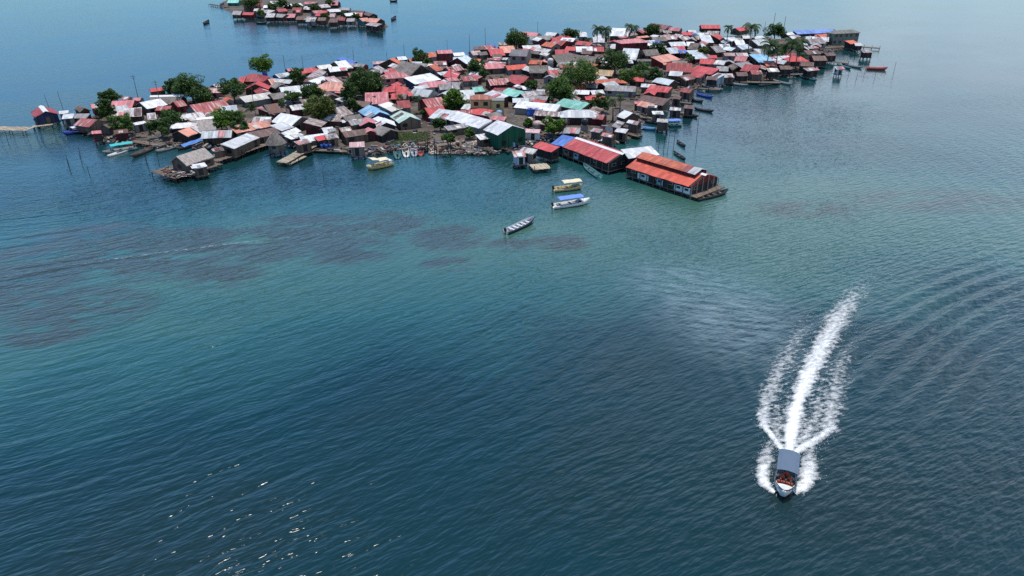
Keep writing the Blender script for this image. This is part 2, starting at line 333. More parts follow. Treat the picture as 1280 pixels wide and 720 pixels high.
    # odd replaced sheets
    if 'p' in flags or (not thatch and typ != 'h' and 'k' not in flags and rnd.random() < .45):
        for _ in range(rnd.randint(1, 2)):
            px = rnd.uniform(-hl*.7, hl*.7); ww = rnd.uniform(.45, 1.0); sy = sgn if typ == 's' else rnd.choice((1, -1)); f0, f1 = (.12, .95) if rnd.random() < .4 else (.4, .98)
            m_ = MB(); solid_strip(m_, [[(x, sy*run*f, hr - run*f*pitch + .11) for f in (f0, (f0+f1)/2, f1)][::sy] for x in (px-ww, px+ww)], .025)
            m_.build('roof_patch', M['roof_' + rnd.choice(['W', 'X', 'G', 'Br', 'P', 'Cr', 'Wr'])], ro)
    if over:
        for fx in ([-1, -.33, .33, 1] if ln > 6 else [-1, 0, 1]):
            for yy in (y0+.1, y1w-.1):
                m_ = MB(); m_.bar((fx*(wx-.12), yy, .02), (fx*(wx-.12) + rnd.uniform(-.1, .1), yy, -base - 1.0), .11, .09); m_.build('stilt', M['darkwood'], root)
        m_ = MB(); m_.box(-wx-.25, wx+.25, y0-.25, y1w+.25, -.16, -.005); m_.build('floor_deck', M['wood'], root)
    HOUSES.append(info); return info
TABLE = """
57 139 51 132 78 147 g Rd navy wc :: dark red gabled stilt house with navy walls beside the plank jetty
105 135 98 131 120 142 g Tn brown w :: brown gabled plank house on stilts behind the blue covered boat
79 143 93 142 86 148 s W grey w :: low white lean-to between the dark red stilt house and brown plank house
74 139 86 138 80 142 s W grey w :: small white shed behind the dark red stilt house on the water
114 130 122 129 120 135 g P red -
141 126 169 125 156 135 g P - -
141 137 178 134 162 146 s Wr - p
175 128 201 123 190 135 g W - -
188 116 228 115 210 129 g T brown c :: long grey thatched house with a white ridge cap in front of big dark tree
187 111 205 109 197 114 g R - -
154 121 162 121 158 125 g R - -
168 122 177 122 173 126 g P - -
256 111 279 110 268 116 g Pk pink -
266 106 278 103 272 109 g W - -
228 125 216 127 240 131 g M red -
238 131 281 124 262 142 g M - - :: long streaked maroon roof house in front of the round-topped dark trees
283 121 287 124 291 128 g O - -
275 133 296 131 286 140 g Wb - -
184 142 194 141 192 149 s W - -
165 154 181 151 174 155 s W - -
221 154 236 153 229 160 h W - - :: small white pyramid-roofed hut beside the pale thatched house
233 148 242 146 240 153 s RW - -
246 147 268 145 258 163 g Tg dark c :: shaggy pale thatched house above the blue-tarped boat
142 163 160 161 150 167 s Br maroon -
116 164 125 163 121 167 s P maroon w :: tiny pink-roofed maroon hut at the water by the blue covered boat
288 159 333 150 314 163 s S - -
277 180 310 166 304 181 s W plank w :: white roofed plank house midway along the long dark pier
309 166 344 159 330 171 s Br plank w :: dark brown roofed section of the long pier beside the conical hut
318 146 340 146 334 155 g W - -
338 157 354 152 355 163 s W - -
352 141 378 146 361 157 g W - p
380 153 388 147 400 160 s X - -
321 135 330 132 339 145 s P - -
330 131 352 128 348 141 g Br - -
300 121 338 115 325 125 s Cr grey k :: long cream roofed grey house behind the brown rusted roof
350 109 392 105 372 118 g W - p
319 105 323 101 335 112 g R - -
312 92 320 92 316 102 h Rd red -
300 96 308 96 304 104 g R - -
335 99 343 98 341 108 g S - -
344 93 360 90 352 97 g W blue - :: white roofed house with blue walls beside the umbrella-shaped tree
358 86 366 85 362 89 g P - -
379 86 391 84 386 91 h R - -
385 97 400 86 407 91 g X - -
396 82 413 80 406 86 g Cr - -
386 101 404 95 404 103 s W - k
405 97 418 95 428 104 s RW - -
409 102 418 102 416 114 h S blue - :: salmon hipped roof house with bright blue walls beside the round olive tree
418 77 432 75 440 85 g W - -
427 71 447 77 437 79 s B dark k :: dark blue roofed shed at the far shore behind white roofs
435 91 457 89 446 96 g M - -
410 84 432 82 424 89 g W - -
414 136 430 132 432 145 g X - -
428 150 446 149 437 153 s W - -
393 171 410 168 404 175 s R navy - :: low red roofed lean-to over blue drums beside the pale walkway
405 168 420 166 412 174 s X - -
437 178 456 177 446 184 s Pk gplank w :: small pink flat-roofed stilt hut at the water behind the beige boat
466 77 488 76 476 80 g Pk blue - :: bright blue walled house with a pale pink roof near the far shore
487 74 492 72 498 84 g O - -
503 76 527 81 500 93 g T dark - :: big grey thatched house in front of the single dark tree at the far shore
496 71 507 70 502 75 g W - -
515 77 528 77 522 82 g W - -
534 66 541 65 537 72 h O - -
546 63 565 62 556 67 g P maroon 2 :: two-storey maroon house with a faded pink roof beside the far shore tree
566 66 580 65 573 70 g W - -
572 72 584 69 575 82 g Wb - -
588 64 600 63 594 69 g RW - -
486 91 502 90 494 98 h P pink - :: pink walled house with a pink hipped roof between thatch and long white roof
506 97 539 91 532 103 s W navy k :: long clean white roof house with navy walls near the pink walled house
536 82 545 80 543 90 g O - -
554 95 562 87 570 98 s R - -
534 102 552 101 543 109 h P white -
549 105 574 104 562 112 g G - -
490 107 498 107 496 115 h R - -
500 114 508 113 505 121 h R - -
457 116 486 115 474 130 s P - k :: large faded pink sheet roof beside the dense dark tree cluster
518 110 542 113 528 121 g Gp - -
473 131 487 127 495 138 s Cr - -
496 126 512 125 505 135 g Rd - -
490 117 509 117 500 124 g R - -
528 124 552 121 541 135 g M red -
531 135 554 132 546 144 g R red -
575 113 592 112 584 125 g W - -
577 96 596 95 587 101 s M - -
590 109 603 108 596 115 g C - -
461 131 475 140 456 145 g Bl navy - :: light blue gabled house behind the twin pink gables near the beach
461 152 457 146 475 158 g P dark - :: faded pink gabled house in front of the light blue roof
483 153 480 147 497 160 g W dark - :: white gabled house between the pink gables and pale green gable
501 138 513 146 496 152 g Gr plank p :: pale green gabled house above the grassy beach patch
463 163 460 159 477 173 g P maroon - :: pink gabled shack at the shore directly behind the beige boat
549 136 571 139 548 149 s Gp grey -
572 139 616 151 579 155 s W grey k :: long white roofed grey boat shed beside the green waterfront house
590 134 618 138 600 144 s R red - :: red lean roof house in front of the yellow two-storey house
636 110 657 115 634 119 s C - k :: turquoise roof house behind the yellow two-storey house
616 113 636 120 620 128 s W - -
662 117 674 123 658 124 s X - -
650 126 702 131 668 137 s W conc k :: long white roofed concrete house with a blue tarp hanging in front
668 124 683 125 675 128 s R - -
705 123 738 129 716 136 s C - k :: large turquoise roof house behind the white hipped roof
712 137 735 137 724 147 h W dark - :: broad white hipped roof building near the root of the red pier hall
715 112 738 113 727 118 g W maroon -
711 106 733 107 722 112 g R - -
706 159 726 160 716 167 s G - -
657 161 676 162 667 166 s Pk white - :: white walled hut with a pink roof beside the green waterfront house
652 39 674 41 662 46 g P - -
662 45 690 44 678 50 g Ol white - :: long olive grey roof house with white walls at the far shore
684 40 697 41 690 45 g W - -
702 42 710 42 706 48 h R - -
703 47 720 48 712 52 s W - -
692 49 709 51 698 57 g R maroon -
653 57 675 56 664 61 g W - -
672 59 690 62 680 66 g Wr - -
694 62 711 62 701 68 g R - -
624 57 642 56 630 66 g S - -
610 61 628 60 614 70 g R - -
608 55 620 55 614 58 s B - k :: bright blue roofed shack at the far shore behind red roofs
592 58 606 58 599 62 g Br - -
640 61 662 62 648 70 g Sl conc 2 :: two-storey concrete house with slate grey roof and a row of windows
606 79 624 78 614 86 h P - -
632 82 658 80 645 87 g Or conc - :: orange-red roofed concrete house in front of the slate grey two-storey house
662 84 686 84 674 92 g T - -
684 88 697 87 690 95 g R - -
640 93 662 96 648 103 g Rd - -
610 99 638 97 626 106 g M maroon - :: rust-striped maroon roof house behind the turquoise roof
690 67 714 64 703 80 g T - - :: broad grey thatched house behind the two large leafy trees
651 108 663 107 656 112 s W - -
671 112 681 112 676 116 s W - -
766 36 789 37 778 46 g W - -
741 46 756 46 748 53 g W - -
724 41 734 41 729 46 g W - -
780 49 800 48 790 54 h P maroon 2 :: two-storey dark red house with pink hipped roof in the far half
723 51 742 53 732 57 g R - -
736 57 755 57 746 64 g R - -
720 58 741 58 730 65 g W - -
762 55 774 55 769 61 g W - -
722 64 748 66 734 78 g T - -
780 60 800 61 790 75 g Gp dark - :: steep pale grey metal roof house in front of the two-storey dark red house
804 59 822 58 812 68 g T - -
814 71 838 67 836 77 s S red - :: light salmon roof house with red side wall above the dark red sheds
834 78 866 79 848 90 g Rd - -
804 51 818 50 812 56 s Wb - -
815 52 824 51 820 56 s B - -
816 29 838 32 828 37 g RB - -
838 32 852 33 846 38 g P - -
825 43 848 42 838 49 g RW - -
852 40 867 40 860 44 s R blue -
836 53 856 52 846 58 g W - -
842 58 856 58 850 63 g R - -
832 60 846 59 840 67 g Wb - -
858 52 868 52 862 58 g W - -
864 49 876 50 870 60 g Tn - -
848 62 857 62 852 67 s B - -
858 63 880 62 870 74 s Wb - -
748 87 768 88 758 95 s YR - - :: yellow-and-red striped roof shack beside the large leafy tree
751 99 776 99 764 104 h O - -
740 97 755 95 748 101 s W - -
788 96 806 97 798 102 g R - -
814 106 841 109 824 115 s R plank k :: bright red roofed plank house over the eastern dark canoes
758 106 796 108 776 114 g G conc -
806 119 838 124 822 131 s Br plank c :: dark brown lean-to roof house in front of the bright red plank house
793 127 806 127 800 130 s P - -
810 131 822 132 816 134 s W plank w
815 139 829 139 823 143 s W plank w
838 134 852 135 846 138 s Wr plank w
842 120 852 121 848 124 s Br plank w
738 113 754 112 746 118 g W - -
740 119 751 119 745 125 h R - -
872 82 900 86 880 92 s R - -
867 89 883 91 872 97 s R gplank -
897 91 907 93 898 99 s Gp paleblue w
876 73 894 74 883 80 g R - -
895 75 908 76 900 81 s Gp - -
883 69 896 69 890 73 g R - -
905 66 926 66 915 70 g RW - -
920 70 935 71 928 77 s P - -
937 68 957 67 946 79 s Bl - k :: light blue roofed house in front of the dark palms by the eastern shore
954 76 968 76 962 83 s O - - :: bright orange roofed shack beside the light blue roof near the eastern shore
918 79 935 77 930 86 s G - -
932 80 952 82 940 90 s Rd - -
910 83 917 79 905 94 g Tn brown - :: brown thatched gable house at the eastern waterfront
991 70 1000 70 997 77 h R maroon - :: red hipped roof house with maroon walls under the dark palms
968 71 985 69 977 74 s W - -
876 32 900 32 888 36 g R dark -
919 35 932 33 926 39 g R - -
874 44 888 44 881 54 s W - k
890 44 900 43 897 51 s R - -
872 41 890 41 880 44 s W - -
899 55 912 55 904 60 g W - -
888 58 900 57 894 66 g G - -
905 47 918 46 911 52 g W - -
918 50 930 50 924 56 g W - -
928 44 938 44 933 48 g Cr - -
940 50 958 48 950 57 g Gp - -
942 61 958 61 950 67 g W - -
921 57 934 55 928 62 g Wb - -
908 58 920 60 914 64 g Wb - -
1008 49 1028 48 1018 55 g G conc -
1021 43 1033 42 1028 47 s O - -
1004 46 1014 45 1009 49 g Gp - -
981 41 990 40 986 44 g W - -
992 38 1042 36 1016 42 s Bv dark k :: long violet-blue roofed hall at the far tip of the island
1044 38 1066 37 1055 42 h Ol olive 2 :: two-storey olive house with hipped roof at the far tip of the island
1056 51 1067 50 1062 55 s O dark w :: orange roofed stilt hut in front of the olive two-storey house
1068 53 1077 53 1073 57 g W dark w :: small white gabled stilt hut next to the orange stilt hut
1005 63 1022 62 1014 68 g Br - -
1015 70 1032 70 1024 76 g Br dark w
1000 77 1018 78 1010 83 g Br dark w
1043 83 1052 83 1047 87 s Gp white w :: tiny pale grey stilt hut alone on the water near the long canoes
1076 62 1088 62 1082 66 s X dark w :: rusty stilt shack standing over water at the far point
822 148 836 149 829 153 g Wr plank w
856 131 868 132 862 136 s Br dark w
853 110 866 112 859 116 g Rd plank w
884 95 898 96 891 100 s Br dark w
903 92 916 92 909 97 s Wr plank w
920 90 934 90 927 95 g Br dark w
938 88 952 88 945 93 g M plank w
958 85 972 85 965 90 s Wr dark w
974 82 988 82 981 87 g Br dark w
1004 85 1018 84 1011 89 s X dark w
1030 66 1042 65 1036 70 g Br dark w
788 150 800 152 794 156 g X plank w
772 160 786 162 779 166 s Wr plank w
755 166 768 168 761 172 g M plank w
742 160 754 162 748 166 s G plank -
356 170 372 165 366 174 s W plank -
402 160 416 158 409 166 g W dark -
424 160 438 158 431 166 g X dark -
368 177 384 173 377 181 s X plank w
221 195 256 184 252 201 g Tg plank w :: shaggy thatched house at the seaward end of the long dark pier
240 206 256 203 248 210 s W plank w :: small white roofed shed in front of the thatched pier-end house
266 186 278 184 273 189 s W plank w :: tiny white roofed hut on the pier between thatch and white plank house
640 189 655 188 652 196 s RW paleblue w :: pale blue stilt shack with patched roof at the root of the red pier hall
654 184 672 187 664 193 s Wr gplank w :: rust-stained white roof shack behind the pale blue stilt shack
676 177 700 184 684 189 s R dark w :: short red roof joining the pale blue shack to the pier hall
"""
FAR = """
305 5 328 4 316 11 g RB - -
345 10 357 9 351 14 g R - -
362 3 376 2 369 7 g W - -
381 1 397 1 389 5 g P - -
371 13 377 13 374 16 g R - -
390 12 402 11 396 16 g P - -
409 12 424 11 417 15 s W - -
430 15 445 14 438 19 g W - -
441 11 456 12 449 17 g Tn - -
449 21 459 20 454 26 g S teal w
462 22 476 23 468 28 g S dark w
286 1 300 1 293 4 g C teal -
304 14 318 14 311 18 g R - -
320 14 332 13 326 17 g G - -
333 12 344 13 338 17 s Wr - -
347 17 358 18 352 22 g G - w
359 17 370 17 364 22 g P - -
371 19 382 19 376 24 g Br - w
384 18 396 19 390 25 g Ol green w
398 20 408 20 403 25 g Br - w
410 18 420 18 415 22 g RW - -
421 20 432 20 427 25 g Rd - w
434 21 444 21 439 26 g G - w
403 14 410 14 406 17 g R - -
455 14 467 17 461 20 g Br dark -
463 28 478 30 470 33 s X dark w
330 5 344 5 337 9 g W - -
355 5 362 5 358 8 g W - -
398 7 410 6 404 10 g Wr - -
425 8 438 8 431 12 g G - -
318 9 330 9 324 13 g Wr - -
292 15 303 15 297 19 g G - w
313 0 326 0 320 4 g R - -
338 0 350 0 344 4 g W - -
366 8 378 8 372 12 g Rd - -
381 8 391 8 386 12 s W - -
412 3 424 3 418 7 g P - -
396 16 408 16 402 20 s R - -
446 17 454 17 450 21 g P - -
385 22 396 22 390 27 s Wr - w
413 23 424 23 418 28 s Br - w
334 18 345 18 339 22 g Wr - w
"""
def rows(txt):
    for ln_ in txt.strip().splitlines():
        a, _, lab = ln_.partition('::'); q = a.split()
        yield [float(v) for v in q[:6]] + q[6:9] + ([q[9]] if len(q) > 9 else ['']) + [lab.strip() or None]
for r in rows(TABLE): house(*r[:9], flags=r[9].replace('-', ''), label=r[10])
MAIN_N = len(HOUSES)
for r in rows(FAR): house(*r[:9], flags=r[9].replace('-', ''), label=r[10], group='houses on the small far island')
FARH = HOUSES[MAIN_N:]; HOUSES = HOUSES[:MAIN_N]
# ------------------------------------------------------------------ the two-storey yellow house
yh = house(597, 118, 605, 118, 601, 124.5, 'h', 'Tc', 'yellow', '2k', 'yellow two-storey house with terracotta roof and a blue door', he=4.9)
r0 = yh['root']; hx = yh['hl'] + yh['run']*.85
m_ = MB(); m_.box(hx-.2, hx+3.2, -yh['run']+.5, yh['run']-.8, 0, 4.35); an = m_.build('annex_wall', M['wall_yellow'], r0)
m_ = MB(); m_.box(hx-.2, hx+3.3, -yh['run']+.35, yh['run']-.65, 4.36, 4.56); m_.build('flat_roof', M['wall_conc'], r0)
m_ = MB(); m_.box(hx+1.2, hx+2.1, -yh['run']+.44, -yh['run']+.49, 2.6, 3.6); m_.build('window', M['dark'], r0)
# ------------------------------------------------------------------ green waterfront house
house(622, 150, 641, 157, 610, 164.5, 'g', 'W', 'green', 'k', 'dark green waterfront house with a white gabled roof beside the rubble beach', he=3.3, base=.7)
# ------------------------------------------------------------------ the long red pier halls
bh = house(703, 168.5, 723, 172.5, 692, 180.5, 's', 'B', 'dark', 'wk', 'bright blue roofed section of the pier hall next to its red roof', name='pier_hall', he=1.7, base=.75)
h1 = house(722, 172, 779, 191.5, 738, 196.5, 'g', 'R', 'dark', 'wck', 'long red roofed pier hall section between the blue roof and the white roof', name='pier_hall', he=1.7, pitch=.34, base=.75)
sw = house(777, 187, 815, 182.5, 797, 197, 's', 'W', 'dark', 'wk', 'white tilted roof crossing between the two red pier halls', name='pier_hall', he=2.5, base=.75)
h2 = house(803, 194.5, 882, 217.5, 822, 221.5, 'g', 'Or', 'dark', 'wck', 'orange-red roofed pier hall at the seaward end with grey wall panels', name='pier_hall', he=1.6, pitch=.34, base=.75)
def hall_parts(h, panels, posts, end=True):
    r, hl, run, he = h['root'], h['hl'], h['run'], h['he']
    c, s = math.cos(h['rz']), math.sin(h['rz']); near = -1 if (-s*-1*0 + c*-1) < 0 else 1      # the side facing the open water in front
    yw = near*(run - .28)
    for a, b, mt in panels:
        m_ = MB(); lo, hi = sorted((yw, yw + near*.08)); m_.box(a*hl, b*hl, lo, hi, .05, 1.2); p = m_.build('wall_panel', M[mt], r)
        k = max(1, int((b-a)*hl/1.6))
        for i in range(k):
            q = (a + (b-a)*(i+.5)/k)*hl; m_ = MB(); lo, hi = sorted((yw + near*.08, yw + near*.11)); m_.box(q-.42, q+.42, lo, hi, .62, 1.05); m_.build('window', M['dark'], p)
    for i in range(posts):
        q = -hl + .25 + (2*hl-.5)*i/(posts-1); m_ = MB(); m_.bar((q, near*(run-.12), h['he']-.1), (q, near*(run-.12), -2.0), .075); m_.build('post', M['wood'], r)
    if end:
        for i in range(6):
            y = -run + .3 + (2*run-.6)*i/5; m_ = MB(); m_.bar((hl-.12, y, h['hr'] - abs(y)*h['pitch'] - .2), (hl-.12, y, -2.0), .08); m_.build('post', M['frame'], r)
        m_ = MB(); m_.box(hl-.3, hl+1.4, -run, run, -.17, -.01); m_.build('end_deck', M['wood'], r)
hall_parts(h1, [(-.95, -.7, 'wall_gplank'), (-.5, -.3, 'wall_paleblue')], 9, False)
hall_parts(h2, [(-.62, -.28, 'wall_white'), (-.02, .16, 'wall_paleblue'), (.5, .97, 'wall_white')], 10)
# raised clerestory roof on the seaward hall
hl, run, hr, pt = h2['hl'], h2['run'], h2['hr'], h2['pitch']
def raised(x0, x1, mt, nm, lift=.75):
    m_ = MB(); solid_strip(m_, [[(x, y, hr + lift - abs(y)*pt*.9) for y in (-run*.46, -run*.2, 0, run*.2, run*.46)] for x in (x0, (x0+x1)/2, x1)], .07); return m_.build(nm, M[mt], h2['root'])
raised(-hl*.96, hl*.42, 'roof_O', 'upper_roof'); raised(hl*.42, hl*.62, 'roof_RB', 'upper_roof_sheet', .755); raised(hl*.62, hl*.84, 'roof_W', 'upper_roof_sheet', .76)
m_ = MB(); m_.box(-hl*.94, hl*.82, -run*.40, run*.40, hr - run*.4*pt + .1, hr + .2); m_.build('upper_wall', M['wall_maroon'], h2['root'])
m_ = MB(); m_.add([(hl-.16, -run+.3, h2['he']-.05), (hl-.16, run-.3, h2['he']-.05), (hl-.16, 0, hr-.14), (hl-.24, -run+.3, h2['he']-.05), (hl-.24, run-.3, h2['he']-.05), (hl-.24, 0, hr-.14)], [(0, 1, 2), (5, 4, 3), (0, 3, 4, 1), (1, 4, 5, 2), (2, 5, 3, 0)]); m_.build('gable_board', M['wall_red'], h2['root'])
print('halls', [(round(h['hl']*2, 1), round(h['run'], 1), round(math.degrees(h['rz']))) for h in (bh, h1, sw, h2)])
# ------------------------------------------------------------------ the islands' ground
def inside(p, poly):
    c = False; n = len(poly)
    for i in range(n):
        a, b = poly[i], poly[(i+1) % n]
        if (a.y > p.y) != (b.y > p.y) and p.x < (b.x-a.x)*(p.y-a.y)/(b.y-a.y) + a.x: c = not c
    return c
MAIN_PX = [(86,159),(120,168),(160,179),(200,184),(240,181),(270,184),(300,181),(330,175),(360,181),(395,186),(436,190),(470,192),(490,188),(505,183),(520,185),(536,186),(560,189),(600,191),(622,190),(648,184),(672,178),(690,170),(712,170),(735,178),(760,176),(788,172),(795,160),(790,150),(812,143),(828,134),(848,124),(862,112),(880,104),(910,100),(950,100),(985,92),(1008,84),(1020,74),(1030,67),(1058,59),(1066,52),(1040,49),(1000,51),(950,48),(900,46),(840,43),(760,46),(700,50),(640,56),(600,68),(560,76),(520,80),(480,88),(420,90),(370,102),(330,108),(290,114),(240,124),(190,128),(150,137),(112,146)]
FAR_PX = [(283,12),(300,19),(330,22),(360,24),(400,29),(440,29),(470,33),(484,33),(480,27),(465,20),(450,16),(430,11),(415,4),(420,-4),(380,-9),(330,-8),(290,-3),(276,4)]
def land(name, pxs, seed):
    rnd = random.Random(seed); base = [at(x, y, .2) for x, y in pxs]; pl = []
    for i, a in enumerate(base):
        b = base[(i+1) % len(base)]; n = max(1, int((b-a).length/2.5))
        for k in range(n): p = a.lerp(b, k/n); pl.append(Vector((p.x + rnd.uniform(-.6, .6), p.y + rnd.uniform(-.6, .6), 0)))
    n = len(pl); ar = sum(pl[i].x*pl[(i+1) % n].y - pl[(i+1) % n].x*pl[i].y for i in range(n))
    if ar < 0: pl.reverse()
    nr = [((pl[(i+1) % n] - pl[i-1]).normalized()) for i in range(n)]; nr = [Vector((d.y, -d.x, 0)) for d in nr]
    import bmesh
    bm = bmesh.new()
    r0 = [bm.verts.new(p + q*3.2 + Vector((0, 0, -1.2))) for p, q in zip(pl, nr)]; r1 = [bm.verts.new(p + Vector((0, 0, rnd.uniform(.12, .3)))) for p in pl]
    r2 = [bm.verts.new(p - q*1.6 + Vector((0, 0, .52 + rnd.uniform(0, .06)))) for p, q in zip(pl, nr)]
    for a, b in ((r0, r1), (r1, r2)):
        for i in range(n): bm.faces.new((a[i], a[(i+1) % n], b[(i+1) % n], b[i]))
    es = [bm.edges.get((r2[i], r2[(i+1) % n])) for i in range(n)]
    bmesh.ops.triangle_fill(bm, use_beauty=True, use_dissolve=False, edges=es)
    me = bpy.data.meshes.new(name); bm.normal_update(); bm.to_mesh(me); bm.free(); me.materials.append(M['ground'])
    o = bpy.data.objects.new(name, me); COL.objects.link(o); o['kind'] = 'structure'; return base
m, nt, b = newmat('island_ground'); ob = N(nt, 'ShaderNodeTexCoord').outputs['Object']
n1 = noise_tex(nt, .25, 5, ob); n2 = noise_tex(nt, 2.0, 4, ob)
c = mixc(nt, ramp(nt, n1, [(.4, 0.0), (.6, 1.0)]), (.055, .042, .032), (.12, .095, .072)); c = mixc(nt, ramp(nt, n2, [(.45, 0.0), (.75, .7)]), c, (.035, .03, .024))
nt.links.new(c, b.inputs['Base Color']); b.inputs['Roughness'].default_value = .95; M['ground'] = m
MAIN = land('island_ground', MAIN_PX, 3); FARP = land('far_island_ground', FAR_PX, 4)
# ------------------------------------------------------------------ fill the gaps with the small sheds of the crowded island
TREES = [  # centre px, py, width px, height px, leaf, shape, label
 (238,108,38,28,'D','wide','big dark spreading tree at the western half of the island'), (214,109,16,18,'D','round','small dark tree touching the big dark spreading tree'),
 (252,120,26,16,'D','round','rounded dark tree just in front of the big dark spreading tree'), (291,111,28,14,'D','round','flat dark green tree beside the red pyramid roofs'),
 (275,150,26,22,'B','bush','bright green leafy tree beside the pale thatched house'), (290,148,24,20,'M','bush','mid green tree between bright green tree and salmon roof'),
 (213,146,26,17,'D','bush','dense dark bush above the small white pyramid hut'), (132,138,18,22,'D','round','tall dark tree behind the blue covered boat'),
 (137,121,20,11,'D','round','dark tree crown behind the faded pink roof at the west end'), (154,153,24,12,'M','bush','low green shrub in front of the rust-stained white roof'),
 (328,84,26,11,'B','umbrella','light green umbrella-shaped tree at the far shore'), (371,95,17,22,'D','round','dark oval tree beside the blue walled white roofed house'),
 (388,116,26,18,'D','round','round dark tree beside the salmon hipped roof house'), (397,135,37,26,'O','round','large round olive tree in the western middle of the island'),
 (452,104,32,32,'D','wide','tallest tree of the dense dark cluster by the faded pink sheet roof'), (438,116,20,26,'D','round','dark tree at the lower side of the dense dark cluster'),
 (466,101,26,26,'D','round','dark tree of the dense cluster beside the bright blue walled house'), (442,131,14,20,'D','round','slim dark tree in front of the dense dark cluster'),
 (525,70,18,21,'D','round','single dark tree at the far shore behind the big thatched house'), (535,78,13,11,'D','bush','small dark tree under the single far shore tree'),
 (568,125,27,25,'B','round','bright round green tree beside the yellow two-storey house'), (579,132,13,11,'M','bush','small shrub in front of the bright round green tree'),
 (473,125,13,9,'M','bush','pale green shrub in front of the faded pink sheet roof'), (550,153,17,14,'D','bush','dark straggly bush beside the white boat sheds'),
 (533,140,13,9,'M','bush','green bush beside the pale green gabled house'), (595,84,22,20,'D','round','dark tree behind the rust-striped maroon roof'),
 (645,49,28,14,'D','wide','wide dark tree at the far shore beside the pink roof'), (713,42,16,12,'D','round','dark tree among the white roofs at the far shore'),
 (700,112,34,32,'M','wide','large leafy tree behind the long white roofed concrete house'), (726,92,46,30,'M','wide','largest leafy tree in the middle of the island'),
 (770,76,34,22,'D','wide','dark leafy tree beside the steep pale grey metal roof'), (691,156,26,17,'B','bush','bright green bush in front of the blue tarp'),
 (664,107,16,13,'D','bush','small dark bush beside the large leafy tree'), (660,153,10,10,'M','bush','small green bush beside the round water tanks'),
 (815,37,18,13,'D','round','dark round tree beside the brownish red roof at the far shore'), (824,62,16,14,'D','round','small dark tree under the bluish white roof'),
 (879,66,14,13,'O','round','small olive tree between white roofs in the eastern half'), (800,89,26,16,'M','bush','loose green shrubs below the light salmon roof'),
 (782,95,22,13,'M','bush','green shrubs beside the yellow-and-red striped roof'), (820,93,22,15,'D','bush','dark shrubs in front of the light salmon roof house'),
 (863,72,10,8,'M','bush','small green shrub beside the olive tree'), (1057,45,9,9,'M','bush','small green tree in front of the olive two-storey house'),
 (970,38,22,9,'D','bush','dark low trees behind the eastern palms'), (560,172,16,9,'M','bush','low weeds bush at the grassy beach patch'), (587,165,12,9,'M','bush','little green shrub in front of the long boat shed'),
 (605,92,14,12,'D','bush','dark shrub beside the pink hipped roof'), (750,128,22,18,'D','bush','dark thicket beside the grey concrete house'), (200,158,24,10,'D','bush','dark thicket along the western shore'),
 (300,160,18,14,'D','bush','dark thicket behind the long dark pier'), (365,122,18,10,'M','bush','green hedge in front of the red-streaked white roof')]
FTREES = [(340,8,12,7,'M','bush','mid green tree between white and red roofs on the far island'), (392,9,12,7,'D','bush','dark green tree beside a white lean-to on the far island'), (444,20,9,6,'M','bush','green bush near the tip of the small far island'), (325,15,9,5,'M','bush','small green bush among front shacks on the far island'), (371,8,11,6,'M','bush','small green tree among white roofs on the far island'), (406,20,10,7,'D','bush','dark bush at the front of the far island'), (313,1,22,6,'D','bush','dark trees at the back of the far island'),
 (352,4,14,6,'D','bush','dark bush behind the red roof on the far island'), (412,3,10,6,'D','bush','dark bush at the far end of the small island'), (430,17,8,5,'D','bush','little dark bush beside a white roof on the far island')]
PALMS = [(940,36,11.5,24,'tall coconut palm rising above the far roofs of the island'), (911,36,8,14,'small coconut palm beside the tall coconut palm'), (963,58,9,28,'dark coconut palm behind the red hipped roof with maroon walls'),
 (972,62,8,24,'dark coconut palm between two other dark palms'), (990,57,9.5,28,'dark coconut palm in front of the long violet-blue hall'), (996,62,8,22,'low dark coconut palm at the edge of the palm grove'), (1001,54,8,20,'outermost dark coconut palm by the grey concrete house'),
 (747,38,9,20,'coconut palm in the dark clump behind white far roofs'), (757,39,9,20,'coconut palm leaning in the dark clump behind white far roofs'), (787,34,8,15,'thin coconut palm standing alone behind the white roofs'), (794,36,7,12,'small thin palm next to the thin coconut palm'),
 (765,128,6,18,'low palm in front of the grey concrete house'), (521,124,5,14,'low palm among the red roofs in the middle'), (500,122,4.5,12,'dry low palm in front of the red hipped roof'), (775,122,5.5,14,'low palm beside the brown lean-to roof house'), (805,92,5.5,14,'low palm in the shrubs below the light salmon roof'),
 (862,74,5,10,'little palm beside the small olive tree'), (352,128,5,12,'little palm beside the large round olive tree')]
def tree_pos(px, py, wpx, hpx):
    z = 4.5
    for _ in range(4):
        s = mpp(px, py, z); rr = wpx*s/2; hh = hpx*s/2/.97; z = max(.8 + hh, min(6.5, 1.3 + rr*.85))
    return at(px, py, z), rr, max(hh, rr*.55)
occ = [(h['pos'] + Vector((-math.sin(h['rz'])*h['sgn']*h['run']/2, math.cos(h['rz'])*h['sgn']*h['run']/2, 0)) if h['typ'] == 's' else h['pos'], max(h['hl']*.75, 1), h['run']*(.6 if h['typ'] == 's' else 1), h['rz']) for h in HOUSES]
def covered(p, r):
    for q, a, b_, rz in occ:
        d = p - q; c, s = math.cos(rz), math.sin(rz); lx, ly = d.x*c + d.y*s, -d.x*s + d.y*c
        if abs(lx) < a + r and abs(ly) < b_ + r: return True
    return False
tp = [tree_pos(*t[:4]) for t in TREES]
rnd = random.Random(77); nf = 0; tries = 0
FILLW = ['W']*6 + ['Wr']*7 + ['X']*7 + ['G']*6 + ['Gp']*3 + ['Br']*5 + ['R']*3 + ['Rd']*3 + ['M']*3 + ['P']*2 + ['T']*3 + ['Cr', 'S', 'Wb', 'RW', 'O', 'Tn']
shore = [at(x, y, .2) for x, y in MAIN_PX]
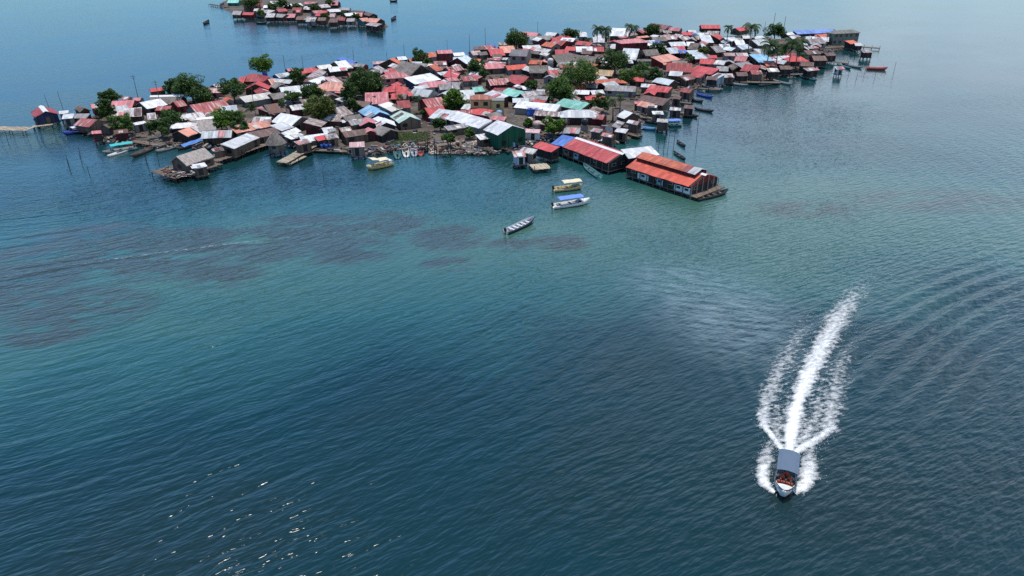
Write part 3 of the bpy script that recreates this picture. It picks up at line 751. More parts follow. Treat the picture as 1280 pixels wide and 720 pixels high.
while nf < 222 and tries < 80000:
    tries += 1; p = Vector((rnd.uniform(-135, 150), rnd.uniform(150, 345), 0))
    if not inside(p, shore): continue
    if covered(p, .55): continue
    if any(math.hypot(p.x-q[0].x, p.y-q[0].y) < q[1]*.5 + 1.0 for q in tp): continue
    px_ = 640 + 865*p.x/ (p.y*CP + (CAM_H-2)*SP); 
    if 484 < px_ < 540 and p.y < at(540, 164, .2).y + 2: continue
    if 540 <= px_ < 600 and p.y < at(570, 176, .2).y: continue
    if 625 < px_ < 720 and p.y < at(690, 168, .2).y: continue
    f = rnd.choice([.62, .62 + math.pi/2, -.35, -.35 + math.pi/2, .1]) + rnd.uniform(-.12, .12); hl = rnd.uniform(1.7, 3.4); ry = rnd.uniform(1.6, 2.8)
    u = Vector((math.cos(f), math.sin(f), 0))*hl; nn = Vector((-math.sin(f), math.cos(f), 0))*ry
    if nn.y > 0: nn = -nn
    typ = rnd.choice('ggs'); he = rnd.uniform(1.55, 1.95); pt = .25 if typ == 's' else .42; zr = (.5 + he) + ry*pt
    def pix(v, z):
        d = Vector((v.x, v.y, z - CAM_H)); dep = d.y*CP - d.z*SP; up = d.y*SP + d.z*CP; return 640 + FPX*d.x/dep, 360 - FPX*up/dep
    a_ = pix(p - u, zr); b_ = pix(p + u, zr); e_ = pix(p + nn, (.5 + he))
    hh = house(*a_, *b_, *e_, typ, rnd.choice(FILLW), '-', '', he=he, pitch=pt, rnd=rnd)
    occ.append((p, hl, ry, f)); nf += 1
print('fill', nf, 'houses', len(HOUSES))
# ------------------------------------------------------------------ trees
def leaf_crown(name, rx, ry, rz, nclump, per, size, seed, mat, parent, cz, flat=False):
    """thousands of leaf faces in uneven clumps spread through the crown"""
    rng = np.random.default_rng(seed); cl = []
    while len(cl) < nclump:
        d = rng.normal(size=3); d /= np.linalg.norm(d); r = rng.uniform(.45, 1.0)**.6
        if d[2] < -.8 and not flat: continue
        k = 1 + .28*math.sin(3*math.atan2(d[1], d[0]) + seed) + rng.uniform(-.2, .16)
        cl.append(d*r*k)
    cl = np.array(cl)*np.array([rx, ry, rz]); V = []; cr_ = max(.5, .36*min(rx, rz*1.3))
    for c_ in cl:
        q = rng.normal(size=(per, 3)); q /= np.linalg.norm(q, axis=1)[:, None]; q *= (rng.uniform(.35, 1, per)**.5)[:, None]*cr_*rng.uniform(.75, 1.25); q[:, 2] *= .72
        V.append(q + c_)
    P = np.concatenate(V); n = len(P); nr = rng.normal(size=(n, 3)); nr[:, 2] = np.abs(nr[:, 2]) + .5; nr /= np.linalg.norm(nr, axis=1)[:, None]
    u = np.cross(nr, rng.normal(size=(n, 3))); u /= np.linalg.norm(u, axis=1)[:, None]; v = np.cross(nr, u); s = size*rng.uniform(.6, 1.4, n)[:, None]
    A = np.stack([P - u*s, P - v*s*.55 + nr*s*.15, P + u*s, P + v*s*.55 + nr*s*.15], 1).reshape(-1, 3); A[:, 2] += cz
    me = bpy.data.meshes.new(name); me.vertices.add(4*n); me.vertices.foreach_set('co', A.ravel()); me.loops.add(4*n); me.loops.foreach_set('vertex_index', np.arange(4*n, dtype=np.int32))
    me.polygons.add(n); me.polygons.foreach_set('loop_start', np.arange(0, 4*n, 4, dtype=np.int32)); me.update(calc_edges=True); me.materials.append(mat)
    o = bpy.data.objects.new(name, me); COL.objects.link(o); o.parent = parent; return o
def tree(px, py, wpx, hpx, leaf, shape, label, k, group):
    c, rr, hh = tree_pos(px, py, wpx, hpx); rn = random.Random(k); nm = 'bush' if shape == 'bush' else 'tree'
    root = empty(nm, (c.x, c.y, .5)); tag(root, label, nm, group); cz = c.z - .5
    if shape == 'umbrella': hh = rr*.34; cz = 5.2
    near = c.y < 260; nc = int((48 if shape != 'bush' else 34)*max(.7, rr/3.0)); per = 70 if near else 48
    leaf_crown('crown', rr*.88, rr*.84, max(hh, rr*.7)*.88, max(10, nc), per, .27 if near else .36, k, M['leaf'+leaf], root, cz, shape == 'umbrella')
    m_ = MB(); t = max(.12, rr*.055); top = Vector((rn.uniform(-.3, .3), rn.uniform(-.3, .3), cz - hh*.25)); fork = top*.62
    m_.tube([(0, 0, -.3), (fork.x*.4, fork.y*.4, fork.z*.5), tuple(fork)], [t*1.5, t*1.1, t])
    for i in range(4):
        a = i*1.6 + rn.uniform(-.4, .4); e = Vector((math.cos(a)*rr*.55, math.sin(a)*rr*.5, cz + rn.uniform(-.1, .35)*hh)); m_.tube([tuple(fork), tuple(fork.lerp(e, .5) + Vector((0, 0, .12*hh))), tuple(e)], [t*.8, t*.55, t*.25], 5)
    m_.build('trunk', M['trunk'], root, True)
for k, t in enumerate(TREES): tree(*t, k+1, 'trees and bushes growing between the houses')
rnd = random.Random(31); sb = []
while len(sb) < 46:
    p = Vector((rnd.uniform(-130, 145), rnd.uniform(152, 340), 0))
    if not inside(p, shore) or covered(p, -.1): continue
    px_ = 640 + 865*p.x/(p.y*CP + CAM_H*SP)
    if 484 < px_ < 605 and p.y < at(540, 164, .2).y + 2: continue
    sb.append(p); r_ = rnd.uniform(.7, 1.5); root = empty('shrub', (p.x, p.y, .5)); tag(root, 'low shrub squeezed into a gap between the packed roofs', 'shrub', 'low shrubs in the gaps between roofs')
    leaf_crown('leaves', r_, r_, r_*.8, 9, 40, .22, 900+len(sb), M[rnd.choice(['leafD', 'leafM', 'leafM', 'leafO'])], root, r_*.75)
    m_ = MB(); m_.tube([(0, 0, -.1), (.05, 0, r_*.5), (0, .05, r_)], [.06, .05, .03], 5); m_.build('stem', M['trunk'], root)
for k, t in enumerate(FTREES): tree(*t, k+101, 'trees on the small far island')
def palm(px, py, h, wpx, label, k):
    p = at(px, py, h - .6); rn = random.Random(500+k); root = empty('coconut_palm', (p.x, p.y, .5)); tag(root, label, 'palm tree', 'coconut palms')
    lean = Vector((rn.uniform(-.8, .8), rn.uniform(-.8, .8), 0)); top = Vector((0, 0, h - .8)); ln_ = wpx*mpp(px, py, h)/2*1.15
    root.location -= Vector((lean.x, lean.y, 0))
    pts = [lean*0, lean*.15 + Vector((0, 0, h*.35)), lean*.5 + Vector((0, 0, h*.7)), lean + top]
    m_ = MB(); m_.tube([tuple(q) for q in pts], [.24, .17, .14, .12]); m_.build('trunk', M['palmtrunk'], root, True)
    V, F = [], []
    nfr = 19
    for i in range(nfr):
        az = i*2.4 + rn.uniform(-.2, .2); el = R(rn.uniform(-25, 62)) if i > 4 else R(rn.uniform(50, 80)); d = Vector((math.cos(az), math.sin(az), 0)); L_ = ln_*rn.uniform(.85, 1.12); q = lean + top; ang = el; sg = 11; side = Vector((-d.y, d.x, 0)); prev = q
        for s in range(sg):
            st = (d*math.cos(ang) + Vector((0, 0, math.sin(ang))))*(L_/sg); nx = prev + st; ang -= R(7.5 + s*1.2)
            wl = L_*.22*math.sin(math.pi*(s+.9)/(sg+.6))
            for sd_ in (1, -1):
                o = len(V); dn = Vector((0, 0, -wl*.55)); V += [prev, nx, nx + side*sd_*wl + dn + st*.7, nx + side*sd_*wl*.92 + dn + st*.25]; F.append((o, o+1, o+2, o+3))
            prev = nx
    m_ = MB(); m_.add(V, F); m_.build('fronds', M['palm'], root)
    m_ = MB()
    for i in range(5): a = i*1.26; m_.lathe([(.03, -.14), (.13, -.06), (.13, .06), (.03, .14)], 7, (lean.x + math.cos(a)*.22, lean.y + math.sin(a)*.22, top.z - .22))
    m_.build('coconuts', M['leafO'], root)
for k, t in enumerate(PALMS): palm(*t, k)
# ------------------------------------------------------------------ boats
M['hull_white'] = paint('hull_white', (.66, .66, .63), .35, .3); M['hull_navy'] = paint('hull_navy', (.025, .035, .07), .45); M['hull_grey'] = paint('hull_grey', (.30, .33, .38), .4); M['hull_dark'] = paint('hull_dark', (.022, .024, .028), .5); M['hull_wood'] = paint('hull_wood', (.075, .06, .05), .6, .5)
M['hull_blue'] = paint('hull_blue', (.02, .06, .33), .4); M['hull_teal'] = paint('hull_teal', (.05, .16, .17), .5); M['hull_red'] = paint('hull_red', (.33, .05, .045), .5); M['hull_beige'] = paint('hull_beige', (.46, .38, .19), .5); M['hull_yellow'] = paint('hull_yellow', (.36, .30, .07), .5); M['hull_pale'] = paint('hull_pale', (.20, .22, .22), .6, .5); M['hull_ltblue'] = paint('hull_ltblue', (.10, .26, .45), .5)
M['canvas_blue'] = paint('canvas_blue', (.12, .22, .58), .7, .15); M['canvas_beige'] = paint('canvas_beige', (.64, .55, .38), .7, .15); M['canvas_teal'] = paint('canvas_teal', (.02, .38, .38), .7, .15); M['canvas_white'] = paint('canvas_white', (.58, .62, .70), .7, .15); M['canvas_slate'] = paint('canvas_slate', (.085, .125, .185), .75, .12)
M['motor'] = paint('motor_black', (.014, .014, .016), .3); M['steel'] = paint('steel_pole', (.45, .46, .47), .4); M['tarp_blue'] = paint('tarp_blue', (.025, .10, .46), .5, .25); M['tarp_light'] = paint('tarp_light', (.07, .20, .50), .5, .35)
def hull_mesh(L_, B, D, transom, sheer, vdepth=.55, name='hull', mat=None, root=None, th=.06, inner_mat=None):
    n = 16; outer, inner = [], []
    for i in range(n+1):
        t = i/n; x = -L_/2 + L_*t
        if transom: b_ = B/2*(.86 + .14*math.sin(math.pi*min(t*1.6, .5)))*(1 if t < .5 else max(.02, (1 - ((t-.5)/.5)**2.4)))
        else: b_ = B/2*max(.03, (1 - abs(2*t-1)**2.6))
        zs = D + sheer*(max(0, t-.35)/.65)**2.2 + (0 if transom else sheer*.7*(max(0, .4-t)/.4)**2.2); zk = -.28*vdepth + (D*.9 + sheer*.6)*max(0, (t-.82)/.18)**2.2 + (0 if transom else (D*.8)*max(0, (.15-t)/.15)**2)
        for dst, k, zf in ((outer, 0, 0), (inner, th, .1)):
            bb = max(.01, b_ - k); zz = min(zk + (.12 if k else 0), zs - .05)
            dst.append([(x, -bb, zs), (x, -bb*.93, zz + (zs-zz)*.42), (x, -bb*.5, zz + (zs-zz)*.08), (x, 0, zz), (x, bb*.5, zz + (zs-zz)*.08), (x, bb*.93, zz + (zs-zz)*.42), (x, bb, zs)])
    m_ = MB(); k = 7; vs = [p for r in outer for p in r] + [p for r in inner for p in r]; o = (n+1)*k; fs = []
    for i in range(n):
        for j in range(k-1):
            fs += [(i*k+j, i*k+j+1, (i+1)*k+j+1, (i+1)*k+j), (o+(i+1)*k+j, o+(i+1)*k+j+1, o+i*k+j+1, o+i*k+j)]
        fs += [((i+1)*k, o+(i+1)*k, o+i*k, i*k), (i*k+6, o+i*k+6, o+(i+1)*k+6, (i+1)*k+6)]
    for j in range(k-1): fs += [(j+1, j, o+j, o+j+1), (n*k+j, n*k+j+1, o+n*k+j+1, o+n*k+j)]
    m_.add(vs, fs); o_ = m_.build(name, mat, root, True)
    if inner_mat:
        o_.data.materials.append(inner_mat)
        for p_ in o_.data.polygons:
            k_ = p_.index % 14
            if p_.index < n*14 and (k_ >= 12 or k_ % 2 == 1): p_.material_index = 1
    return o_
def boat(x1, y1, x2, y2, label, hull='hull_dark', B=1.5, D=.45, transom=True, sheer=.35, canopy=None, motor=False, thw=3, name='motorboat', cat='boat', group='boats on the water', z=.35, cfrac=(-.28, .22), ch=1.75, zoff=0.0, stripe=None, deck=False, dk=.24, inner=None):
    a, b_ = at(x1, y1, z), at(x2, y2, z); d = b_ - a; L_ = min(max(d.length, 3.0), 16); p = (a + b_)/2; rz = math.atan2(d.y, d.x)
    root = empty(name, (p.x, p.y, zoff), rz); tag(root, label, cat, group)
    hl = hull_mesh(L_, B, D, transom, sheer, mat=M[hull], root=root, inner_mat=M[inner] if inner else None)
    if stripe:
        m_ = MB(); n = 14
        for sy in (-1, 1):
            for i in range(n):
                t0, t1 = .02 + .8*i/n, .02 + .8*(i+1)/n
                def bx(t): return B/2*(.86 + .14*math.sin(math.pi*min(t*1.6, .5)))*(1 if t < .5 else max(.02, (1 - ((t-.5)/.5)**2.4))) + .02
                def zz(t): return D + sheer*(max(0, t-.35)/.65)**2.2
                m_.add([(-L_/2 + L_*t, sy*bx(t), zz(t) - q) for t in (t0, t1) for q in (.16, .02)], [(0, 1, 3, 2)])
        m_.build('hull_stripe', M[stripe], hl)
    for i in range(thw):
        t = .2 + .55*i/max(1, thw-1) if thw > 1 else .45; m_ = MB(); x = -L_/2 + L_*t; hb = B/2*(.82 if .15 < t < .7 else .62); m_.box(x-.16, x+.16, -hb, hb, D-.16, D-.1); m_.build('thwart', M['hull_white' if hull in ('hull_grey', 'hull_navy') else 'wood'], root)
    if deck:
        rows_ = []
        for i in range(8):
            t = .5 + dk + (.492-dk)*i/7; hb = B/2*max(.02, (1 - ((t-.5)/.5)**2.4)); zz = D + sheer*((t-.35)/.65)**2.2 + .03
            rows_.append([(-L_/2 + L_*t, hb*q, zz + .09*(1-q*q)) for q in (1, .5, 0, -.5, -1)][::-1])
        m_ = MB(); solid_strip(m_, rows_, .05); m_.build('foredeck', M[hull], root)
    for cnp in ([canopy] if canopy else []):
        x0, x1c = cfrac[0]*L_, cfrac[1]*L_; hb = B/2*.98; m_ = MB()
        solid_strip(m_, [[(x, hb*q, ch + .2*(1-q*q) - .04*math.cos(3*(x-x0))) for q in (1, .6, 0, -.6, -1)][::-1] for x in [x0 + (x1c-x0)*i/6 for i in range(7)]], .05)
        cn_ = m_.build('canopy', M[cnp], root)
        for x in (x0+.1, (x0+x1c)/2, x1c-.1):
            for s_ in (-1, 1):
                m_ = MB(); m_.bar((x, s_*hb*.92, D-.15), (x, s_*hb*.92, ch+.02), .03, n=5); m_.build('pole', M['steel'], cn_)
    if motor:
        x = -L_/2 - .12; m_ = MB(); m_.lathe([(.05, .35), (.2, .4), (.24, .62), (.2, .86), (.08, .95)], 10, (x, 0, D-.35)); m_.box(x-.1, x+.08, -.07, .07, -.5, D+.1); m_.box(x+.06, x+.3, -.09, .09, D-.25, D+.12); m_.build('outboard_motor', M['motor'], root)
    return root, L_
boat(692, 237, 728, 233, 'beige motorboat with a pale beige canopy moored off the red pier hall', 'hull_beige', 1.9, .6, True, .35, 'canvas_beige', True, 3, cfrac=(-.2, .42), deck=False)
boat(691, 258, 737, 251.5, 'white motorboat with a blue canopy moored off the red pier hall', 'hull_white', 1.9, .6, True, .45, 'canvas_blue', True, 3, cfrac=(-.36, .28), deck=True)
boat(632, 290, 668, 274, 'open navy-sided skiff with grey inside and white seats, drifting before the canopy boats', 'hull_navy', 1.7, .6, True, .45, None, True, 5, name='skiff', deck=False, inner='hull_grey')
bb, L5 = boat(490, 204, 458, 211, 'beige boat with a two-part roof moored off the grassy beach', 'hull_beige', 2.2, .75, True, .3, 'canvas_beige', False, 3, cfrac=(-.30, .06), ch=1.75, stripe='hull_yellow', deck=True)
m_ = MB(); solid_strip(m_, [[(x, q*1.15, 2.15 - .1*q*q + (x-.06*L5)*.16) for q in (-1, -.5, 0, .5, 1)] for x in (.08*L5, .2*L5, .33*L5)], .05); m_.build('fore_canopy', M['canvas_beige'], bb)
for x in (.1*L5, .31*L5):
    for s_ in (-1, 1): m_ = MB(); m_.bar((x, s_*.9, .6), (x, s_*.9, 2.15), .03, n=5); m_.build('pole', M['steel'], bb)
m_ = MB(); m_.box(-.46*L5, -.34*L5, -.7, .7, .4, 1.25); m_.build('stern_locker', M['hull_white'], bb)
boat(846, 175.5, 857, 183, 'dark dugout canoe floating alone, farther of the pair behind the pier hall', 'hull_dark', .9, .4, False, .3, thw=3, name='canoe', cat='canoe')
boat(842, 189, 857, 199.5, 'dark dugout canoe floating alone, nearer the white tilted roof of the pier hall', 'hull_dark', .95, .4, False, .3, thw=3, name='canoe', cat='canoe')
boat(870, 249, 910, 239, 'long dark boat tied along the seaward end of the pier hall', 'hull_dark', 1.5, .6, True, .35, thw=4, name='boat')
boat(750, 221, 729, 206, 'dark boat with a pale bow berthed against the red pier hall', 'hull_teal', 1.6, .5, True, .4, thw=3, name='boat', stripe='hull_white')
W_ = 'boats moored along the western shore'
boat(116, 160, 78, 168, 'bright blue covered boat with a pale top beside the brown plank house', 'hull_blue', 1.9, .7, True, .35, 'canvas_white', False, 2, cfrac=(-.45, .2), group=W_, ch=1.5)
boat(171, 184, 128, 191, 'boat with a long teal canopy in the western shallows', 'hull_pale', 2.0, .5, True, .3, 'canvas_teal', False, 3, cfrac=(-.4, .25), group=W_, ch=1.7)
boat(215, 174, 163, 197, 'long dark wooden canoe jutting from the western shore', 'hull_wood', 1.5, .6, False, .4, thw=5, name='canoe', cat='canoe', group=W_)
boat(226, 181, 194, 190, 'grey weathered canoe tied beside the blue-tarped boat', 'hull_pale', 1.4, .5, False, .3, thw=4, name='canoe', cat='canoe', group=W_)
tb, L14 = boat(256, 175, 221, 187, 'wooden boat covered with a light blue tarp below the pale thatched house', 'hull_wood', 1.8, .6, True, .3, thw=2, group=W_)
m_ = MB(); solid_strip(m_, [[(x, q*1.0, .72 + .45*(1-abs(q)) + .07*math.sin(5*x+3*q)) for q in (-1, -.5, 0, .5, 1)] for x in [-.4*L14 + .75*L14*i/7 for i in range(8)]], .03); m_.build('tarp', M['tarp_light'], tb)
boat(160, 186, 134, 195, 'low white edged skiff beside the teal canopy boat', 'hull_white', 1.2, .35, True, .2, thw=3, name='skiff', group=W_)
E_ = 'boats moored along the eastern shore'
for x1, y1, x2, y2, hull, B, lab, kw in [
 (795, 148, 828, 155, 'hull_dark', 1.5, 'long dark canoe moored beside the white roofed stilt shacks', dict(transom=False)), (792, 157, 820, 162, 'hull_ltblue', 1.5, 'light blue skiff moored in front of the long dark canoe', {}),
 (851, 155.5, 829, 156.5, 'hull_teal', 2.0, 'small boat with a blue canopy moored off the stilt shacks', dict(canopy='canvas_blue', cfrac=(-.42, .42), ch=1.6)), (850, 139, 873, 146, 'hull_wood', 1.5, 'brown wooden canoe pointing out between two stilt shacks', dict(transom=False)),
 (868, 135, 892, 139.5, 'hull_dark', 1.1, 'narrow dark canoe pointing seaward beyond the brown wooden canoe', dict(transom=False)), (864, 124, 879, 127, 'hull_dark', 1.3, 'short dark canoe by the brown lean-to stilt shack', dict(transom=False)),
 (870, 117, 891, 122, 'hull_blue', 1.2, 'dark blue canoe below the pair of red roofs', dict(transom=False)), (877, 106, 904, 113, 'hull_pale', 1.5, 'pale weathered canoe in front of the bluish grey stilt house', dict(transom=False)),
 (906, 103, 935, 107, 'hull_pale', 1.5, 'pale long canoe in front of the brown thatched gable house', dict(transom=False)), (930, 102, 962, 105, 'hull_teal', 1.6, 'dull green canoe beside the pale long canoe', dict(transom=False)),
 (992, 91, 1021, 101, 'hull_teal', 2.0, 'large grey-green canoe on the water below the red hipped roof', {}), (948, 107, 975, 103, 'hull_dark', 1.4, 'dark canoe lying low beside jetties of the eastern shore', dict(transom=False)),
 (966, 100, 990, 106, 'hull_pale', 1.4, 'grey canoe between the large grey-green canoe and the shore jetties', dict(transom=False)), (1052, 79, 1078, 85, 'hull_pale', 1.7, 'long grey canoe moored off the far point', dict(transom=False)),
 (1046, 80, 1064, 86, 'hull_teal', 1.4, 'dull teal canoe touching the long grey canoe', dict(transom=False)), (1083, 85.5, 1109, 86.5, 'hull_red', 2.0, 'red boat moored outermost off the far point', dict(D=.8))]:
    boat(x1, y1, x2, y2, lab, hull, B, kw.pop('D', .5), kw.pop('transom', True), .35, name='canoe' if lab.find('canoe') >= 0 else 'boat', cat='canoe' if lab.find('canoe') >= 0 else 'boat', group=E_, **kw)
Bc = 'boats pulled up on the grassy beach'
for x, yy, hull, lab, mo in [(496, 197, 'hull_teal', 'dull teal skiff on the beach, next to the beige boat', True), (507, 195, 'hull_white', 'white skiff pulled up on the grassy beach', True), (517, 194, 'hull_grey', 'grey skiff on the beach between the white skiff and maroon skiff', True), (525, 193, 'hull_red', 'maroon skiff on the beach beside the rubble', False)]:
    boat(x+1, yy, x-1, yy-13, lab, hull, 1.6, .55, True, .35, motor=mo, name='skiff', group=Bc, zoff=.12)
F_ = 'small boats around the far island'
for x1, y1, x2, y2, lab in [(254, 30, 261.5, 26.5, 'lone dark canoe on open water before the small far island'), (320, 29, 334, 29, 'long dark canoe in front of the small far island'), (275, 7, 280, 5.5, 'dark boat off the pier of the small far island'), (489, 25, 495, 21.5, 'dark boat beside the tip of the small far island'), (487, 1.5, 497, 1.2, 'thin dark canoe on the water behind the small far island')]:
    boat(x1, y1, x2, y2, lab, 'hull_dark', 2.0, .8, False, .5, thw=2, name='canoe', cat='canoe', group=F_)
# ------------------------------------------------------------------ the speeding boat and its passengers
sp, LS = boat(984.5, 574, 979, 621, 'white speedboat with a slate blue canopy racing ahead of its wake', 'hull_white', 1.95, .75, True, .38, 'canvas_slate', True, 4, name='speedboat', cat='speedboat', group=None, z=.7, cfrac=(-.44, .185), ch=1.95, deck=True, zoff=.08, dk=.30)
print('speedboat', LS)
sp.rotation_euler[1] = R(-3)
m_ = MB(); m_.box(-LS*.46, LS*.26, -.8, .8, .22, .30); m_.build('floor', M['motor'], sp)
m_ = MB(); m_.add([(LS*.315, -.7, .7), (LS*.315, .7, .7), (LS*.298, .66, 1.05), (LS*.298, -.66, 1.05), (LS*.305, -.7, .7), (LS*.305, .7, .7), (LS*.288, .66, 1.05), (LS*.288, -.66, 1.05)], [(0, 1, 2, 3), (7, 6, 5, 4), (3, 2, 6, 7), (0, 3, 7, 4), (1, 5, 6, 2)]); m_.build('windscreen', M['dark'], sp)
m_ = MB(); m_.tube([(-LS*.44, -.88, .8), (0, -.96, .8), (LS*.25, -.84, .85), (LS*.42, -.42, 1.02), (LS*.49, 0, 1.15), (LS*.42, .42, 1.02), (LS*.25, .84, .85), (0, .96, .8), (-LS*.44, .88, .8)], [.05]*9, 6); m_.build('rub_rail', M['motor'], sp)
M['vest'] = paint('vest_red', (.75, .03, .015), .7, .15); M['vesto'] = paint('vest_orange', (.72, .09, .015), .7, .15); M['skin'] = paint('skin', (.23, .115, .07), .6, .1); M['hair'] = paint('hair', (.012, .010, .009), .6, .1); M['cloth'] = paint('dark_cloth', (.05, .06, .09), .8, .2)
def skinned(name, pts, edges, mat, sub=1):
    me = bpy.data.meshes.new(name); me.from_pydata([p[:3] for p in pts], edges, []); o = bpy.data.objects.new(name, me); COL.objects.link(o)
    s = o.modifiers.new('s', 'SKIN'); 
    for i, p in enumerate(pts): me.skin_vertices[0].data[i].radius = (p[3], p[4] if len(p) > 4 else p[3]); me.skin_vertices[0].data[i].use_root = i == 0
    sb = o.modifiers.new('u', 'SUBSURF'); sb.levels = sub; sb.render_levels = sub
    dg = bpy.context.evaluated_depsgraph_get(); m2 = bpy.data.meshes.new_from_object(o.evaluated_get(dg)); bpy.data.objects.remove(o); m2.materials.append(mat); m2.polygons.foreach_set('use_smooth', [True]*len(m2.polygons)); return m2
body_pts = [(0, 0, .12, .15, .17), (0, 0, .30, .13, .16), (0, 0, .48, .13, .19), (0, 0, .60, .06, .07), (.01, 0, .68, .055), (.02, 0, .78, .10, .085), (.02, 0, .88, .075),
  (0, .2, .52, .055), (.10, .25, .30, .045), (.30, .17, .22, .035), (.39, .15, .22, .04), (0, -.2, .52, .055), (.10, -.25, .30, .045), (.30, -.17, .22, .035), (.39, -.15, .22, .04),
  (.06, .1, .09, .09), (.44, .12, .10, .065), (.46, .12, -.28, .045), (.58, .12, -.33, .04), (.06, -.1, .09, .09), (.44, -.12, .10, .065), (.46, -.12, -.28, .045), (.58, -.12, -.33, .04), (.125, 0, .77, .018)]
body_edges = [(0, 1), (1, 2), (2, 3), (3, 4), (4, 5), (5, 6), (2, 7), (7, 8), (8, 9), (9, 10), (2, 11), (11, 12), (12, 13), (13, 14), (0, 15), (15, 16), (16, 17), (17, 18), (0, 19), (19, 20), (20, 21), (21, 22), (5, 23)]
bm_ = skinned('person', body_pts, body_edges, M['skin'])
vm = skinned('life_vest', [(0, 0, .14, .175, .20), (0, 0, .32, .17, .20), (0, 0, .50, .165, .23), (0, 0, .575, .10, .15)], [(0, 1), (1, 2), (2, 3)], M['vest'])
vm2 = vm.copy(); vm2.materials.clear(); vm2.materials.append(M['vesto'])
hm = skinned('hair', [(-.02, 0, .80, .10, .095), (.0, 0, .90, .085)], [(0, 1)], M['hair']); tm = skinned('trousers', [(0, 0, .10, .16, .175), (.06, .1, .09, .10), (.44, .12, .10, .078), (.455, .12, -.22, .06), (.06, -.1, .09, .10), (.44, -.12, .10, .078), (.455, -.12, -.22, .06)], [(0, 1), (1, 2), (2, 3), (0, 4), (4, 5), (5, 6)], M['cloth'])
seats = [(.205, -.55, 'person in a red life vest seated foremost under the canopy, by one side rail', vm), (.205, .5, 'person in an orange life vest seated foremost under the speedboat canopy', vm2), (.205, -.02, 'person in a red life vest in the middle of the foremost speedboat bench', vm), (.10, -.4, 'person in a red life vest on the second speedboat bench', vm), (.10, .45, 'person in an orange life vest on the second speedboat bench', vm2), (.0, 0, 'person in a red life vest deep in the shade of the speedboat canopy', vm)]
seats = [(a + (.02 if a > .2 else -.02), b_, c, d) for a, b_, c, d in seats]
for x in (.225, .08, -.02): m_ = MB(); m_.box(x*LS-.18, x*LS+.22, -.8, .8, .50, .57); m_.build('bench', M['hull_white'], sp)
bpy.context.view_layer.update()
for sx_, sy_, lab, v_ in seats:
    p = sp.matrix_world @ Vector((sx_*LS, sy_*.85, .53)); root = empty('person', p, sp.rotation_euler[2]); tag(root, lab, 'person', 'passengers in life vests on the speedboat')
    for nm, me in (('body', bm_), ('life_vest', v_), ('hair', hm), ('trousers', tm)):
        o = bpy.data.objects.new(nm, me); COL.objects.link(o); o.parent = root
# ------------------------------------------------------------------ jetties and platforms
def jetty(pts, wd, z, label, mat='palewood', post=True, group='plank jetties', name='jetty', rails=0):
    P = [at(x, y, z) for x, y in pts]; o = P[0]; root = empty(name, (o.x, o.y, 0)); tag(root, label, 'jetty', group)
    deck = MB(); q = [p - o for p in P]
    for a, b_ in zip(q, q[1:]):
        d = b_ - a; d.z = 0; ln_ = d.length; d.normalize(); s = Vector((-d.y, d.x, 0)); n = max(1, int(ln_/.42))
        for i in range(n):
            c = a + d*(ln_*(i+.5)/n); hw = wd/2*random.uniform(.92, 1.06); e = ln_/n*.46; zz = z + random.uniform(-.025, .025)
            c8 = [(c + d*sx*e + s*sy*hw).to_tuple()[:2] + (zz - dz,) for dz in (.07, 0) for sx, sy in ((-1, -1), (1, -1), (1, 1), (-1, 1))]
            deck.add(c8, [(0, 3, 2, 1), (4, 5, 6, 7), (0, 1, 5, 4), (1, 2, 6, 5), (2, 3, 7, 6), (3, 0, 4, 7)])
        for sy in (-1, 1): deck.bar((a + s*sy*wd*.4).to_tuple()[:2] + (z-.15,), (b_ + s*sy*wd*.4).to_tuple()[:2] + (z-.15,), .08)
        if post:
            k = max(2, int(ln_/3)+1)
            for i in range(k):
                for sy in (-1, 1):
                    c = a + d*(ln_*(i+.05)/(k-.9)) + s*sy*wd*.46; m_ = MB(); m_.bar((c.x, c.y, z + random.choice([-.1, .0, .7])), (c.x + random.uniform(-.08, .08), c.y, -1.6), .08, n=5); m_.build('post', M['darkwood'], root)
    deck.build('deck', M[mat], root); return root
jetty([(-14, 160), (38, 161)], 3.6, .9, 'wide pale plank jetty running out past the dark red stilt house'); jetty([(40, 158), (66, 155)], 1.5, .7, 'narrow plank walkway in front of the dark red stilt house')
jetty([(203, 219), (262, 201)], 8.5, 1.05, 'dark timber platform carrying the thatched pier-end house', 'wood'); jetty([(262, 200), (350, 171)], 5.0, 1.05, 'dark timber deck under the long western pier', 'wood')
jetty([(352, 203), (393, 180)], 2.6, 1.0, 'pale walkway beside the conical thatched hut'); jetty([(360, 205), (381, 195)], 1.1, .5, 'low plank float below the pale walkway'); jetty([(392, 187), (437, 189)], 1.5, .6, 'low weathered walkway between pale walkway and pink stilt hut', 'wood')
jetty([(664, 209), (686, 207)], 3.6, .9, 'small pale platform beside the pale blue stilt shack'); 
